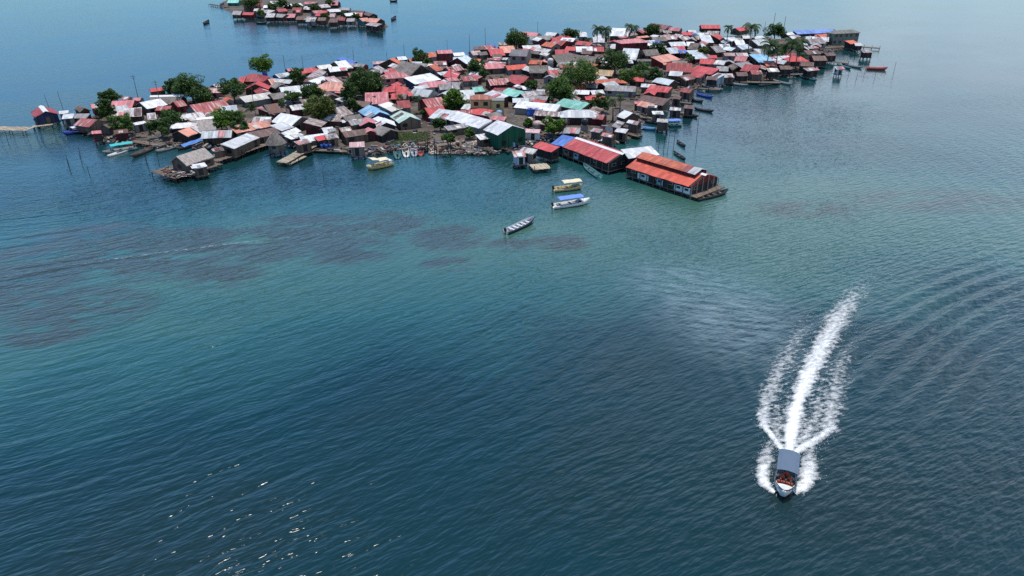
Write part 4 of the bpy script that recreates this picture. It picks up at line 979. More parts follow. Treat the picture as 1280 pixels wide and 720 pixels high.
for k, (a, b_, wd, lab) in enumerate([((800, 146), (832, 149), 1.6, 'plank jetty behind the long dark canoe on the eastern shore'), ((840, 140), (866, 141), 1.8, 'plank jetty beside the brown wooden canoe'), ((846, 127), (864, 129), 1.5, 'short plank jetty beside the short dark canoe'),
   ((872, 110), (900, 112), 1.5, 'plank jetty beside the pale weathered canoe'), ((925, 102), (975, 103), 2.2, 'long grey jetty along the eastern waterfront'), ((985, 93), (1012, 92), 1.8, 'dark jetty under the red hipped roof house'), ((1028, 75), (1060, 79), 1.6, 'thin jetty leading to canoes off the far point'),
   ((1060, 57), (1100, 60), 2.5, 'raised jetty at the far point beyond the orange stilt hut'), ((1030, 60), (1058, 58), 2.0, 'grey landing in front of the two-storey olive house'), ((785, 166), (800, 170), 2.0, 'short platform among clutter behind the red pier hall'), ((165, 176), (205, 182), 1.8, 'plank landing behind the long dark wooden canoe'), ((262, 5), (285, 9), 2.0, 'thin pier of the small far island')]):
    jetty([a, b_], wd, .8, lab, 'wood')
# conical hut on stilts
p = at(346, 186, 1.4); ch_ = empty('conical_hut', (p.x, p.y, 1.2)); tag(ch_, 'conical grey thatched hut on stilts beside the pale walkway', 'hut')
m_ = MB(); m_.lathe([(2.35, 1.5), (2.3, 1.62), (1.5, 2.7), (.6, 3.7), (.08, 4.1)], 18); m_.build('roof', M['roof_T'], ch_)
m_ = MB(); m_.lathe([(1.7, 0), (1.75, 1.7)], 14); m_.build('wall', M['wall_gplank'], ch_); m_ = MB(); m_.lathe([(2.0, -.18), (2.0, 0)], 14); m_.build('floor_deck', M['wood'], ch_)
m_ = MB(); m_.box(-.4, .4, -1.8, -1.6, .7, 1.35); m_.build('window', M['dark'], ch_)
for i in range(8): a = i*math.pi/4; m_ = MB(); m_.bar((1.7*math.cos(a), 1.7*math.sin(a), -.1), (1.75*math.cos(a), 1.75*math.sin(a), -3), .1); m_.build('stilt', M['darkwood'], ch_)
# wooden frame ruin and low stilt frames in the shallows
def frame(px, py, sx, sy, h, label):
    p = at(px, py, 0); root = empty('timber_frame', (p.x, p.y, 0), .3); tag(root, label, 'timber frame')
    for i in (-1, 1):
        for j in (-1, 1): m_ = MB(); m_.bar((i*sx, j*sy, -1.2), (i*sx + random.uniform(-.2, .2), j*sy, h + random.uniform(-.5, .3)), .09); m_.build('post', M['darkwood'], root)
    m_ = MB()
    for j in (-1, 1): m_.bar((-sx*1.1, j*sy, h*.8), (sx*1.1, j*sy, h*.85), .07); m_.bar((-sx, j*sy, h*.4), (sx, j*sy, h*.42), .06)
    for i in (-1, 1): m_.bar((i*sx, -sy, h*.8), (i*sx, sy, h*.8), .07)
    m_.build('beams', M['darkwood'], root); m_ = MB(); m_.box(-sx*.8, sx*.7, -sy, sy*.2, h*.84+.07, h*.84+.13); m_.build('loose_boards', M['wood'], root)
frame(553, 195, 1.6, 1.3, 3.2, 'bare timber frame standing in the shallows beside the rubble beach'); frame(528, 189, 1.0, 1.0, 2.4, 'small maroon timber frame on the beach behind the maroon skiff'); frame(1078, 72, 2.2, 1.6, 2.4, 'timber frame on thin posts under the far point shack')
# poles standing in the water and masts on the island
def pole(px, py, h, r, label, nm, group, mat='darkwood', z=0.0, lean=0.05, arm=False):
    p = at(px, py, z); rn = random.Random(int(px*7+py)); m_ = MB(); m_.bar((0, 0, -1.4 if z == 0 else -.2), (rn.uniform(-lean, lean)*h, rn.uniform(-lean, lean)*h, h), r, r*.7, 6)
    if arm: m_.bar((-.7, 0, h*.93), (.7, 0, h*.93), .06); m_.bar((-.4, 0, h*.85), (.4, 0, h*.85), .05)
    o = m_.build(nm, M[mat]); o.location = p; tag(o, label, 'pole', group)
LP = 'thin bare wooden pole standing in shallow water near the shore'
for x, y, h in [(88, 214, 2.6), (86, 206, 2.2), (103, 206, 2.6), (101, 197, 2.2), (112, 219, 2.0), (187, 214, 3.6), (199, 206, 4.4), (183, 205, 2.4), (870, 182, 8.0), (829, 195, 4.5), (834, 193, 4.5), (841, 191, 5.5), (822, 192, 3.6), (1117, 92, 4.0), (1093, 99, 2.5), (1060, 97, 2.4), (1070, 100, 2.4), (1080, 94, 2.4), (925, 118, 2.4), (10, 178, 2.6), (405, 225, 1.8), (1048, 46, 3), (62, 136, 4), (79, 137, 5), (560, 70, 6)]:
    pole(x, y, h, .06, LP, 'water_pole', 'thin poles standing in the shallow water')
for x, y, h, lab in [(173, 124, 7, 'utility pole among the pink roofs at the west end'), (202, 137, 8, 'utility pole in front of the long grey thatched house'), (320, 147, 9, 'utility pole beside the long cream roofed house'), (358, 96, 7, 'thin mast at the far shore beside the dark oval tree'), (380, 92, 6, 'thin mast at the far shore beside a red hipped roof'),
   (443, 84, 6, 'thin mast beside the dark blue roofed shed'), (485, 87, 6, 'mast in front of the bright blue walled house'), (506, 80, 7, 'mast rising above the big grey thatched house'), (497, 147, 8, 'utility pole beside the pale green gabled house'), (565, 122, 9, 'utility pole beside the bright round green tree'), (607, 64, 9, 'mast at the far shore beside the bright blue roofed shack'),
   (587, 66, 7, 'leaning mast at the far shore behind red-and-white roof'), (672, 44, 6, 'short mast behind the pink roof at the far shore'), (965, 42, 9, 'tall thick mast behind the eastern palms'), (979, 40, 7, 'thin tall mast next to the tall thick mast'), (955, 41, 5, 'short mast beside the tall coconut palm'), (937, 64, 8, 'pale utility pole among white roofs below the tall palm'), (760, 62, 8, 'utility pole beside the two-storey dark red house'), (690, 128, 7, 'utility pole behind the blue tarp')]:
    pole(x, y, h, .12 if 'thick' in lab else .09, lab, 'utility_pole' if 'utility' in lab else 'mast', 'utility poles and masts on the island', 'wood', .5, .015, 'utility' in lab)
# tanks, barrels, tarps, laundry
M['tank_white'] = paint('tank_white', (.58, .54, .48), .5); M['tank_pink'] = paint('tank_pink', (.52, .36, .32), .6); M['tank_blue'] = paint('tank_blue', (.20, .36, .55), .5); M['tank_black'] = paint('tank_black', (.02, .02, .022), .45); M['drum_blue'] = paint('drum_blue', (.02, .08, .30), .45)
def tank(px, py, r, h, mat, label, z=.55, zb=1.2, cat='water tank'):
    p = at(px, py, z + zb + h/2); root = empty('water_tank', (p.x, p.y, z)); tag(root, label, cat, 'water tanks')
    m_ = MB(); m_.lathe([(r*.96, zb), (r, zb+.1), (r, zb+h*.45), (r*1.03, zb+h*.5), (r, zb+h*.55), (r, zb+h*.85), (r*.55, zb+h), (r*.2, zb+h*1.05)], 16); m_.build('tank_body', M[mat], root, True)
    m_ = MB(); m_.box(-r, r, -r, r, 0, zb); m_.build('base', M['wall_conc'], root)
tank(662, 151, .85, 1.6, 'tank_white', 'round cream water tank beside the bright green bush', zb=.6); tank(672, 155.5, 1.1, 1.7, 'tank_pink', 'larger pinkish water tank next to the round cream tank', zb=.3); tank(624, 141, .75, 1.3, 'tank_blue', 'pale blue water tank below the yellow two-storey house')
tank(331, 92, .8, 2.2, 'drum_blue', 'dark blue water tank under the umbrella-shaped tree'); tank(688, 76, 1.0, 1.7, 'tank_white', 'pale round water tank beside the broad grey thatched house', zb=2.0); tank(731, 152, .8, 1.6, 'tank_black', 'black water tank behind the red pier hall', zb=1.5); tank(868, 43, .8, 1.4, 'tank_blue', 'pale blue water tank among far white roofs', zb=2.5); tank(404, 103, .7, 1.2, 'tank_black', 'black water tank beside the salmon hipped roof house', zb=2.6)
def drum(px, py, lab):
    p = at(px, py, 1.1); m_ = MB(); m_.lathe([(.29, 0), (.3, .02), (.3, .28), (.315, .3), (.3, .32), (.3, .58), (.315, .6), (.3, .62), (.3, .88), (.26, .9)], 12); o = m_.build('drum', M['drum_blue'], None, True); o.location = (p.x, p.y, .62); tag(o, lab, 'drum', 'blue drums by the shore')
for x, y in [(400, 181), (402, 183), (405, 181.5), (408, 183), (410, 181), (413, 182.5)]: drum(x, y, 'blue plastic drum under the low red lean-to by the pale walkway')
# blue tarp hanging in front of the concrete house
p = at(669, 140, 1.7); tr_ = MB(); solid_strip(tr_, [[(x, -.35*v*v - .25*math.sin(2.2*x)*v, -1.9*v + .12*math.sin(3*x)) for v in (0, .25, .5, .75, 1)] for x in [-2.2 + 4.4*i/12 for i in range(13)]], .03)
o = tr_.build('hanging_tarp', M['tarp_blue'], None, True); o.location = (p.x, p.y, 2.65); o.rotation_euler = (0, 0, -.35); tag(o, 'bright blue tarp hanging before the long white roofed concrete house', 'tarp')
LM = [paint('cloth_%d' % i, c, .8, .15) for i, c in enumerate([(.55, .57, .6), (.05, .10, .38), (.38, .46, .6), (.45, .06, .08), (.6, .55, .4), (.12, .12, .14)])]
def laundry(x1, y1, x2, y2, label, k):
    a, b_ = at(x1, y1, 2.4), at(x2, y2, 2.4); d = b_ - a; rn = random.Random(k); root = empty('clothes_line', (a.x, a.y, .55), math.atan2(d.y, d.x)); tag(root, label, 'clothes line', 'clothes lines with washing'); L_ = d.length
    m_ = MB(); m_.bar((0, 0, 1.9), (L_, 0, 1.9), .015, n=4); m_.bar((0, 0, -.1), (0, 0, 2), .05); m_.bar((L_, 0, -.1), (L_, 0, 2), .05); m_.build('line', M['wood'], root); x = .3
    while x < L_-.9:
        ww = rn.uniform(.5, 1.1); hh = rn.uniform(.7, 1.2); m_ = MB(); solid_strip(m_, [[(x + ww*i/4, .08*math.sin(i*1.7 + v*2)*v, 1.9 - hh*v) for v in (0, .5, 1)] for i in range(5)], .02); m_.build('garment', rn.choice(LM), root); x += ww + .12
laundry(797, 87, 808, 84, 'clothes line of white and blue washing among the shrubs', 1); laundry(818, 86, 836, 92, 'clothes line of blue washing in front of the dark red roofs', 2); laundry(640, 178, 648, 180, 'clothes line beside the green waterfront house', 3); laundry(752, 158, 768, 160, 'clothes line behind the red pier hall', 4); laundry(700, 144, 712, 150, 'clothes line beside the broad white hipped roof', 5)
# rubble and scrap, more than anyone could count
m, nt, b = newmat('scrap'); at_ = N(nt, 'ShaderNodeAttribute', attribute_name='tone'); nt.links.new(at_.outputs['Color'], b.inputs['Base Color']); b.inputs['Roughness'].default_value = .8; M['scrap'] = m
def scrap(name, n, place, size, cols, seed):
    rn = random.Random(seed); m_ = MB(); cl = []
    for _ in range(n):
        p = place(rn)
        if p is None: continue
        s = rn.uniform(*size); a = rn.uniform(0, 6.3); l, w_, t = s*rn.uniform(.8, 2.2), s*rn.uniform(.25, .8), s*rn.uniform(.08, .5); tl = rn.uniform(-.3, .3); c, s_ = math.cos(a), math.sin(a); k0 = len(m_.v)
        m_.box(-l/2, l/2, -w_/2, w_/2, -t/2, t/2)
        for i in range(k0, len(m_.v)):
            x, y, z = m_.v[i]; x *= rn.uniform(.75, 1.1); y *= rn.uniform(.75, 1.1); m_.v[i] = (p[0] + x*c - y*s_, p[1] + x*s_ + y*c, p[2] + t/2 + z + x*tl)
        col = rn.choice(cols); f = rn.uniform(.6, 1.25); cl += [(col[0]*f, col[1]*f, col[2]*f, 1)]*8
    o = m_.build(name, M['scrap']); ca = o.data.color_attributes.new('tone', 'FLOAT_COLOR', 'POINT'); ca.data.foreach_set('color', [v for c in cl for v in c]); o['kind'] = 'stuff'; return o
SC = [(.12, .10, .08), (.07, .055, .045), (.2, .18, .155), (.36, .36, .34), (.10, .05, .035), (.04, .035, .035), (.16, .03, .03), (.08, .12, .2), (.24, .2, .15), (.06, .05, .04), (.09, .075, .06)]
def pl_land(rn):
    for _ in range(30):
        p = Vector((rn.uniform(-135, 150), rn.uniform(150, 345), 0))
        if inside(p, shore) and not covered(p, -.3): return (p.x, p.y, .55)
def pl_shore(rn):
    i = rn.choice([k for k in range(0, 40)]); a, b_ = shore[i], shore[i+1]; p = a.lerp(b_, rn.random()); return (p.x + rn.uniform(-2.5, 2.5), p.y + rn.uniform(-2.0, 2.5), rn.uniform(.1, .7))
def pl_beach(rn):
    x = rn.uniform(536, 606); y = rn.uniform(178, 192); p = at(x, y, .3); return (p.x, p.y, .15 + .3*(192-y)/14)
tag(scrap('scrap_litter', 2600, pl_land, (.4, 1.1), SC, 5), 'boards, tins and scrap littering the ground between the houses', 'scrap')
tag(scrap('shore_clutter', 1900, pl_shore, (.35, 1.0), SC, 6), 'driftwood, boards and scrap heaped along the waterline', 'scrap')
tag(scrap('beach_rubble', 900, pl_beach, (.2, .7), [(.40, .33, .27), (.30, .23, .18), (.48, .44, .38), (.2, .15, .12)], 7), 'pale coral rubble heaped on the beach by the boat sheds', 'rubble')
def pl_pier(rn):
    p = at(rn.uniform(203, 246), rn.uniform(209, 221), 1.1); return (p.x, p.y, 1.06)
tag(scrap('pier_clutter', 90, pl_pier, (.3, .9), SC + [(.45, .2, .12), (.5, .42, .3), (.4, .4, .4)], 8), 'boxes, boards and bundles heaped on the thatched pier end platform', 'clutter')
def pl_grass(rn):
    x = rn.uniform(486, 537); y = rn.uniform(165, 183); p = at(x, y, .5); return (p.x, p.y)
rn = random.Random(9); m_ = MB()
for _ in range(5200):
    x, y = pl_grass(rn); a = rn.uniform(0, 6.3); h_ = rn.uniform(.12, .4); w_ = .09; m_.add([(x - w_*math.cos(a), y - w_*math.sin(a), .5), (x + w_*math.cos(a), y + w_*math.sin(a), .5), (x + rn.uniform(-.15, .15), y + rn.uniform(-.15, .15), .5 + h_)], [(0, 1, 2)])
o = m_.build('beach_grass', M['leafB']); tag(o, 'short bright grass on the beach between the shacks and skiffs', 'grass', kind='stuff')
# ------------------------------------------------------------------ the sea
def px_np(p): q = at(*p); return np.array([q.x, q.y])
def seg_dist(X, Y, pts):
    """distance (and signed side, and run along) to a broken line"""
    best = np.full(X.shape, 1e9); sg = np.zeros(X.shape); al = np.zeros(X.shape); acc = 0.0
    for a, b_ in zip(pts, pts[1:]):
        d = b_ - a; L2 = (d**2).sum(); t = np.clip(((X-a[0])*d[0] + (Y-a[1])*d[1])/L2, 0, 1); dx, dy = X - a[0] - t*d[0], Y - a[1] - t*d[1]; r = np.hypot(dx, dy); k = r < best
        best = np.where(k, r, best); sg = np.where(k, np.sign(d[0]*dy - d[1]*dx), sg); al = np.where(k, acc + t*math.sqrt(L2), al); acc += math.sqrt(L2)
    return best, sg, al/acc
def smooth_line(pts, n=8):
    P = [px_np(p) for p in pts]; P = [2*P[0]-P[1]] + P + [2*P[-1]-P[-2]]; o = []
    for i in range(1, len(P)-2):
        for k in range(n):
            t = k/n; a, b_, c, d = P[i-1:i+3]; o.append(.5*(2*b_ + (c-a)*t + (2*a-5*b_+4*c-d)*t*t + (3*b_-a-3*c+d)*t**3))
    return o + [P[-2]]
KEL = [(smooth_line([(1060, 492), (1100, 452), (1150, 412), (1210, 380), (1290, 350)]), .21, 2.9, 10.0), (smooth_line([(1075, 462), (1130, 405), (1190, 368), (1290, 328)]), .17, 2.5, 8.0),
       (smooth_line([(940, 500), (925, 455), (930, 410), (960, 370)]), .07, 2.4, 4.0), (smooth_line([(-20, 352), (100, 330), (215, 315), (320, 303), (480, 288)]), .07, 2.6, 3.0)]
RC = (-104.0, 168.0)                        # the ripples run in long curves from the island's western end
def wave_h(X, Y):
    H = np.zeros(X.shape)
    for a, lam, amp, ph in ((40, 3.1, .030, .3), (33, 2.3, .024, 1.9), (47, 4.4, .030, 4.0), (55, 2.7, .016, 2.2), (20, 3.6, .018, 5.1)):
        n = np.array([-math.sin(R(a)), math.cos(R(a))]); wrp = 2.2*np.sin(X*.031 + ph) + 1.8*np.sin(Y*.043 + X*.017 + ph*2)
        rr_ = (X*n[0] + Y*n[1]) if a in (55, 20) else -np.hypot(X - RC[0], Y - RC[1])
        H += .62*amp*np.sin(2*np.pi*(rr_ + wrp)/lam + ph)*(.65 + .35*np.sin(X*.07*math.cos(ph) + Y*.06 + ph))
    fade = np.clip((230 - Y)/120, 0, 1); H *= fade
    for ln_, A, lam, sg_ in KEL:
        d, s, al = seg_dist(X, Y, ln_); dd = d*s; H += A*np.cos(2*np.pi*dd/lam)*np.exp(-(d/sg_)**2)*np.clip(1.25 - al, .15, 1)*np.clip((al + .02)*8, 0, 1)
    return H
ys = [-400, -200, -100] + list(np.arange(-60, 18, 6.0)) + list(np.arange(18, 112, .42)); 
st = .43
while ys[-1] < 420: st *= 1.012; ys.append(ys[-1] + st)
while ys[-1] < 12000: st *= 1.25; ys.append(ys[-1] + st)
ys = np.array(ys); NC = 640; u = np.linspace(-1, 1, NC); hw = np.where(ys < 420, 95 + .86*np.clip(ys, 0, None), 95 + .86*420 + (ys-420)*1.6)
X = u[None, :]*hw[:, None]; Y = np.repeat(ys[:, None], NC, 1)
X[:, 0] -= 3000; X[:, -1] += 3000
Z = wave_h(X, Y); NR = len(ys); print('water', NR, NC)
CPTS = [(0,160,.18),(0,250,.3),(0,330,.6),(100,400,.75),(0,450,.7),(60,520,.45),(200,350,.78),(150,460,.55),(300,330,.85),(300,400,.6),(400,300,.85),(450,360,.8),(400,430,.32),(300,470,.27),(200,560,.15),(0,620,.1),(100,700,.05),(300,640,.03),(500,330,.9),(560,380,.6),(600,320,.9),(500,430,.25),(500,500,.06),(650,350,.62),(700,300,.9),(700,400,.2),(800,280,.9),(800,340,.62),(780,450,.05),(900,260,.85),(900,330,.6),(900,420,.15),(1000,250,.75),(1000,320,.72),(1000,420,.15),(1100,280,.8),(1200,290,.75),(1280,280,.75),(1100,350,.45),(1280,380,.2),(1150,450,.05),(700,600,0),(1000,600,0),(1280,600,0),(400,700,.12),(600,240,.5),(400,220,.3),(200,240,.28),(100,100,.22),(300,50,.22),(600,20,.28),(900,10,.35),(1200,20,.35),(1200,100,.35),(1200,200,.4),(1000,180,.3),(640,215,.35),(860,130,.22)]
num = np.zeros(X.shape); den = np.zeros(X.shape)
for px, py, v in CPTS:
    q = px_np((px, py)); sc = 4 + .06*q[1]; wt = 1/(((X-q[0])**2 + (Y-q[1])**2)/sc**2 + 1)**1.6; num += wt*v; den += wt
shal = num/den
WEED = [(50,330,100,42),(190,322,110,26),(100,385,90,26),(380,285,95,20),(480,280,75,18),(60,415,55,16),(560,297,55,20),(700,303,45,12),(430,312,80,20),(20,370,60,22),(240,300,90,16),(330,310,70,20),(270,345,65,15),(120,300,90,20),(640,306,40,10),(560,330,40,12),(1180,250,130,14),(1010,262,80,12)]
weed = np.zeros(X.shape)
for px, py, rx, ry in WEED:
    q = at(px, py); s = mpp(px, py); dep = math.asin(CAM_H/(s*FPX)); k = 1 - ((X-q.x)/(rx*s))**2 - ((Y-q.y)/(ry*s/math.sin(dep)))**2; weed = np.maximum(weed, np.clip(k, 0, 1)*(.6 if px > 900 else 1))
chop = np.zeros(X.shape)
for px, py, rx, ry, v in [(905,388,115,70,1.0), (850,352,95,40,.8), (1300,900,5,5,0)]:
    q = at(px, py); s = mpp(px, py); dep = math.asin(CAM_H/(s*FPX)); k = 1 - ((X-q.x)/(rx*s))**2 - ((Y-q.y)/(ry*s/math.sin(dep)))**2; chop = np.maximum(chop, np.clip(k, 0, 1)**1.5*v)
me = bpy.data.meshes.new('sea'); nv = NR*NC; me.vertices.add(nv); me.vertices.foreach_set('co', np.stack([X, Y, Z], -1).astype(np.float32).ravel())
ii = (np.arange(NR-1)[:, None]*NC + np.arange(NC-1)[None, :]).ravel(); Q = np.stack([ii, ii+1, ii+NC+1, ii+NC], 1).astype(np.int32); nf_ = len(Q)
me.loops.add(nf_*4); me.loops.foreach_set('vertex_index', Q.ravel()); me.polygons.add(nf_); me.polygons.foreach_set('loop_start', np.arange(0, nf_*4, 4, dtype=np.int32)); me.update(calc_edges=True)
me.polygons.foreach_set('use_smooth', np.ones(nf_, dtype=bool))
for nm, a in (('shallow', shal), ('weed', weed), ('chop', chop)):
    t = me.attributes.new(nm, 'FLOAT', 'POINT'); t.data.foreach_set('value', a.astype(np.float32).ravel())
m, nt, b = newmat('sea_water'); ob = N(nt, 'ShaderNodeTexCoord').outputs['Object']
def attr(n): return N(nt, 'ShaderNodeAttribute', attribute_name=n).outputs['Fac']
big = noise_tex(nt, .035, 4, ob, (1, 1, 1)); med = noise_tex(nt, .12, 5, ob, (.7, 1.5, 1), rot=(0, 0, R(-25)))
sh = mth(nt, 'ADD', attr('shallow'), mth(nt, 'MULTIPLY', mth(nt, 'SUBTRACT', big, .5), .55)); sh = mth(nt, 'ADD', sh, mth(nt, 'MULTIPLY', mth(nt, 'SUBTRACT', med, .5), .22))
rp = ramp(nt, sh, [(0.0, (.0080, .0240, .0245)), (.28, (.0035, .029, .035)), (.55, (.013, .068, .067)), (.85, (.041, .104, .080)), (1.0, (.066, .124, .093))])
wn1 = noise_tex(nt, .20, 8, ob, (.5, 1.3, 1), rot=(0, 0, R(-14)), rough=.72); wd = mth(nt, 'MULTIPLY', ramp(nt, wn1, [(.40, 0.0), (.52, 1.0)]), mth(nt, 'MULTIPLY', attr('weed'), 1.7), clamp=True)
c = mixc(nt, mth(nt, 'MULTIPLY', wd, .78), rp, (.034, .036, .028)); sky_refl = mth(nt, 'MULTIPLY', mth(nt, 'MULTIPLY', attr('chop'), .62), mth(nt, 'MULTIPLY', ramp(nt, noise_tex(nt, .5, 6, ob, (.5, 2.2, 1), rot=(0, 0, R(14)), rough=.75), [(.40, 0.0), (.66, 1.0)]), 1.3))
c = mixc(nt, sky_refl, c, (.19, .27, .30)); nt.links.new(c, b.inputs['Base Color'])  # pale streaky sky reflection of the ruffled patch, painted into the water colour
b.inputs['IOR'].default_value = 1.55; b.inputs['Roughness'].default_value = .06
chn = ramp(nt, noise_tex(nt, .5, 5, ob, (.35, 1.6, 1), rot=(0, 0, R(32)), rough=.65), [(.38, 0.0), (.62, 1.0)]); nt.links.new(mth(nt, 'ADD', .06, mth(nt, 'MULTIPLY', mth(nt, 'MULTIPLY', attr('chop'), chn), .34)), b.inputs['Roughness'])
sxx = N(nt, 'ShaderNodeSeparateXYZ'); nt.links.new(ob, sxx.inputs[0]); dx_ = mth(nt, 'SUBTRACT', sxx.outputs[0], RC[0]); dy_ = mth(nt, 'SUBTRACT', sxx.outputs[1], RC[1])
rad = mth(nt, 'SQRT', mth(nt, 'ADD', mth(nt, 'MULTIPLY', dx_, dx_), mth(nt, 'MULTIPLY', dy_, dy_))); the = mth(nt, 'MULTIPLY', mth(nt, 'ARCTAN2', dy_, dx_), 140.0)
def train(lam, ph, k):                      # a train of long-crested ripples along the same curves
    return mth(nt, 'SINE', mth(nt, 'MULTIPLY', mth(nt, 'ADD', mth(nt, 'ADD', rad, mth(nt, 'MULTIPLY', big, 7.0)), mth(nt, 'ADD', mth(nt, 'MULTIPLY', med, k), ph)), 2*math.pi/lam))
tmask = ramp(nt, noise_tex(nt, .035, 3, ob, (1, 1.4, 1), rot=(0, 0, R(-30)), loc=(3.0, 9.0, 0)), [(.38, .12), (.60, 1.0)])
trn = mth(nt, 'MULTIPLY', mth(nt, 'ADD', mth(nt, 'MULTIPLY', train(1.9, 0.0, 1.6), .6), mth(nt, 'MULTIPLY', train(1.37, .7, 2.4), .4)), tmask)
cv = N(nt, 'ShaderNodeCombineXYZ'); nt.links.new(the, cv.inputs[0]); nt.links.new(mth(nt, 'ADD', rad, mth(nt, 'MULTIPLY', big, 9.0)), cv.inputs[1])
w1 = noise_tex(nt, 1.0, 2.2, cv.outputs[0], (.2, 1.2, 1), rough=.48)
w1 = mth(nt, 'ADD', mth(nt, 'MULTIPLY', w1, .55), mth(nt, 'MULTIPLY', mth(nt, 'SUBTRACT', 1.0, mth(nt, 'ABSOLUTE', mth(nt, 'SUBTRACT', mth(nt, 'MULTIPLY', w1, 2.0), 1.0))), .30)); w4 = noise_tex(nt, 1.0, 1, cv.outputs[0], (.75, 2.3, 1), rough=.5); w2 = noise_tex(nt, 1.0, 2, ob, (.5, 1.7, 1), rot=(0, 0, R(-28)), rough=.5); w3 = noise_tex(nt, .35, 2, ob, (.35, 1.2, 1), rot=(0, 0, R(-55)))
pw = ramp(nt, mth(nt, 'MULTIPLY', mth(nt, 'ADD', sxx.outputs[0], 40.0), .01), [(.42, 1.0), (.85, .12)])
hgt = mth(nt, 'ADD', mth(nt, 'ADD', mth(nt, 'MULTIPLY', trn, mth(nt, 'MULTIPLY', pw, .060)), mth(nt, 'MULTIPLY', w1, mth(nt, 'MULTIPLY', pw, .46))), mth(nt, 'ADD', mth(nt, 'MULTIPLY', w2, mth(nt, 'SUBTRACT', .62, mth(nt, 'MULTIPLY', pw, .32))), mth(nt, 'ADD', mth(nt, 'MULTIPLY', w3, .25), mth(nt, 'MULTIPLY', w4, mth(nt, 'MULTIPLY', pw, .15)))))
patch = ramp(nt, noise_tex(nt, .02, 3, ob, (1, 1.6, 1), rot=(0, 0, R(-35))), [(.32, .45), (.66, 1.0)])
bp = N(nt, 'ShaderNodeBump'); bp.inputs['Distance'].default_value = 1.0
calm = ramp(nt, mth(nt, 'MULTIPLY', sxx.outputs[1], .002), [(.22, 1.0), (.46, .34), (1.0, .25)])
nt.links.new(mth(nt, 'MULTIPLY', mth(nt, 'MULTIPLY', patch, calm), mth(nt, 'ADD', .62, mth(nt, 'MULTIPLY', attr('chop'), .38))), bp.inputs['Strength']); nt.links.new(hgt, bp.inputs['Height']); nt.links.new(bp.outputs[0], b.inputs['Normal'])
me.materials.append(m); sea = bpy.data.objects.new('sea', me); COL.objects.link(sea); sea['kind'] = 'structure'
# ------------------------------------------------------------------ the wake: foam lying on the water and spray thrown by the hull
FV, FF, FD = [], [], []; SPR = []
def band(pts, wid, den, soft=1.0, spray=0, lift=.04):
    ln_ = smooth_line(pts, 10); acc = [0.0]
    for a, b_ in zip(ln_, ln_[1:]): acc.append(acc[-1] + float(np.hypot(*(b_-a))))
    T = acc[-1]; n = max(6, int(T/.22)); k = 12; rows_ = []
    for i in range(n+1):
        s = T*i/n; j = min(np.searchsorted(acc, s, 'right')-1, len(ln_)-2); f = (s-acc[j])/max(1e-6, acc[j+1]-acc[j]); p = ln_[j]*(1-f) + ln_[j+1]*f; d = ln_[j+1]-ln_[j]; d = d/np.hypot(*d); nn = np.array([-d[1], d[0]])
        t = i/n; w_ = np.interp(t, np.linspace(0, 1, len(wid)), wid); dn = np.interp(t, np.linspace(0, 1, len(den)), den); w_ *= 1.36 + .5*mnoise.noise((p[0]*.55, p[1]*.55, 3.1)) + .35*mnoise.noise((p[0]*1.7, p[1]*1.7, 8.0)); rows_.append([(p + nn*w_*q, dn*(1 - abs(q)**(1.7*soft)), q) for q in np.linspace(-1, 1, k+1)])
        for _ in range(spray):
            q = random.gauss(0, .45); SPR.append((p + nn*w_*q, dn))
    P = np.array([[c_[0] for c_ in r_] for r_ in rows_]); H = wave_h(P[..., 0], P[..., 1]); o = len(FV)
    for i in range(n+1):
        for j in range(k+1): FV.append((P[i, j, 0], P[i, j, 1], H[i, j] + lift + .10*rows_[i][j][1]*(1 - rows_[i][j][2]**2))); FD.append(rows_[i][j][1])
    for i in range(n):
        for j in range(k): a = o + i*(k+1) + j; FF.append((a, a+1, a+k+2, a+k+1))
band([(985,571),(990,535),(997,503),(1010,470),(1030,430),(1050,395),(1070,368),(1098,338)], [.5,.85,1.1,1.4,1.7,2.1,2.4,2.8], [1.3,1.2,1.08,.98,.86,.7,.5,.05], spray=2, lift=.06)
band([(982,570),(970,553),(957,535),(949,517)], [.35,.5,.55,.5], [1.15,1.1,1.0,.8], spray=5, lift=.075)
band([(989,570),(1008,557),(1028,545),(1043,534)], [.35,.5,.55,.5], [1.15,1.1,1.0,.8], spray=5, lift=.075)
band([(955,537),(957,510),(966,480),(981,450),(998,420),(1015,392),(1034,365)], [1.0,1.7,2.2,2.5,2.5,2.3,1.8], [.84,.76,.68,.60,.50,.36,.1], .7)
band([(1034,543),(1039,515),(1044,485),(1052,455),(1063,428),(1080,395)], [1.0,1.9,2.3,2.4,2.1,1.6], [.84,.74,.64,.54,.38,.1], .7)
band([(978,562),(970,540),(972,510),(984,480)], [.9,1.3,1.3,1.0], [.72,.66,.5,.3], .8, lift=.03)
band([(994,560),(1014,535),(1022,505),(1026,475),(1035,450)], [.9,1.5,1.6,1.4,1.1], [.74,.7,.6,.46,.25], .8, lift=.03)
band([(969,616),(961,611),(954,602),(954,588),(958,572),(962,552)], [.4,.75,.95,.95,.85,.7], [1.1,1.1,1.0,.86,.68,.55], spray=4, lift=.07)
band([(991,616),(1000,611),(1007,603),(1011,588),(1012,570),(1013,552)], [.4,.75,.95,.95,.85,.7], [1.1,1.1,1.0,.86,.68,.55], spray=4, lift=.07)
band([(985,571),(990,535),(997,503),(1010,470),(1030,430),(1050,395)], [.8,2.6,3.4,3.8,3.8,3.4], [.85,.74,.66,.56,.46,.24], .7, lift=.02)
me = bpy.data.meshes.new('wake_foam'); me.from_pydata(FV, [], FF); me.update(); t = me.attributes.new('dens', 'FLOAT', 'POINT'); t.data.foreach_set('value', FD); me.polygons.foreach_set('use_smooth', [True]*len(FF))
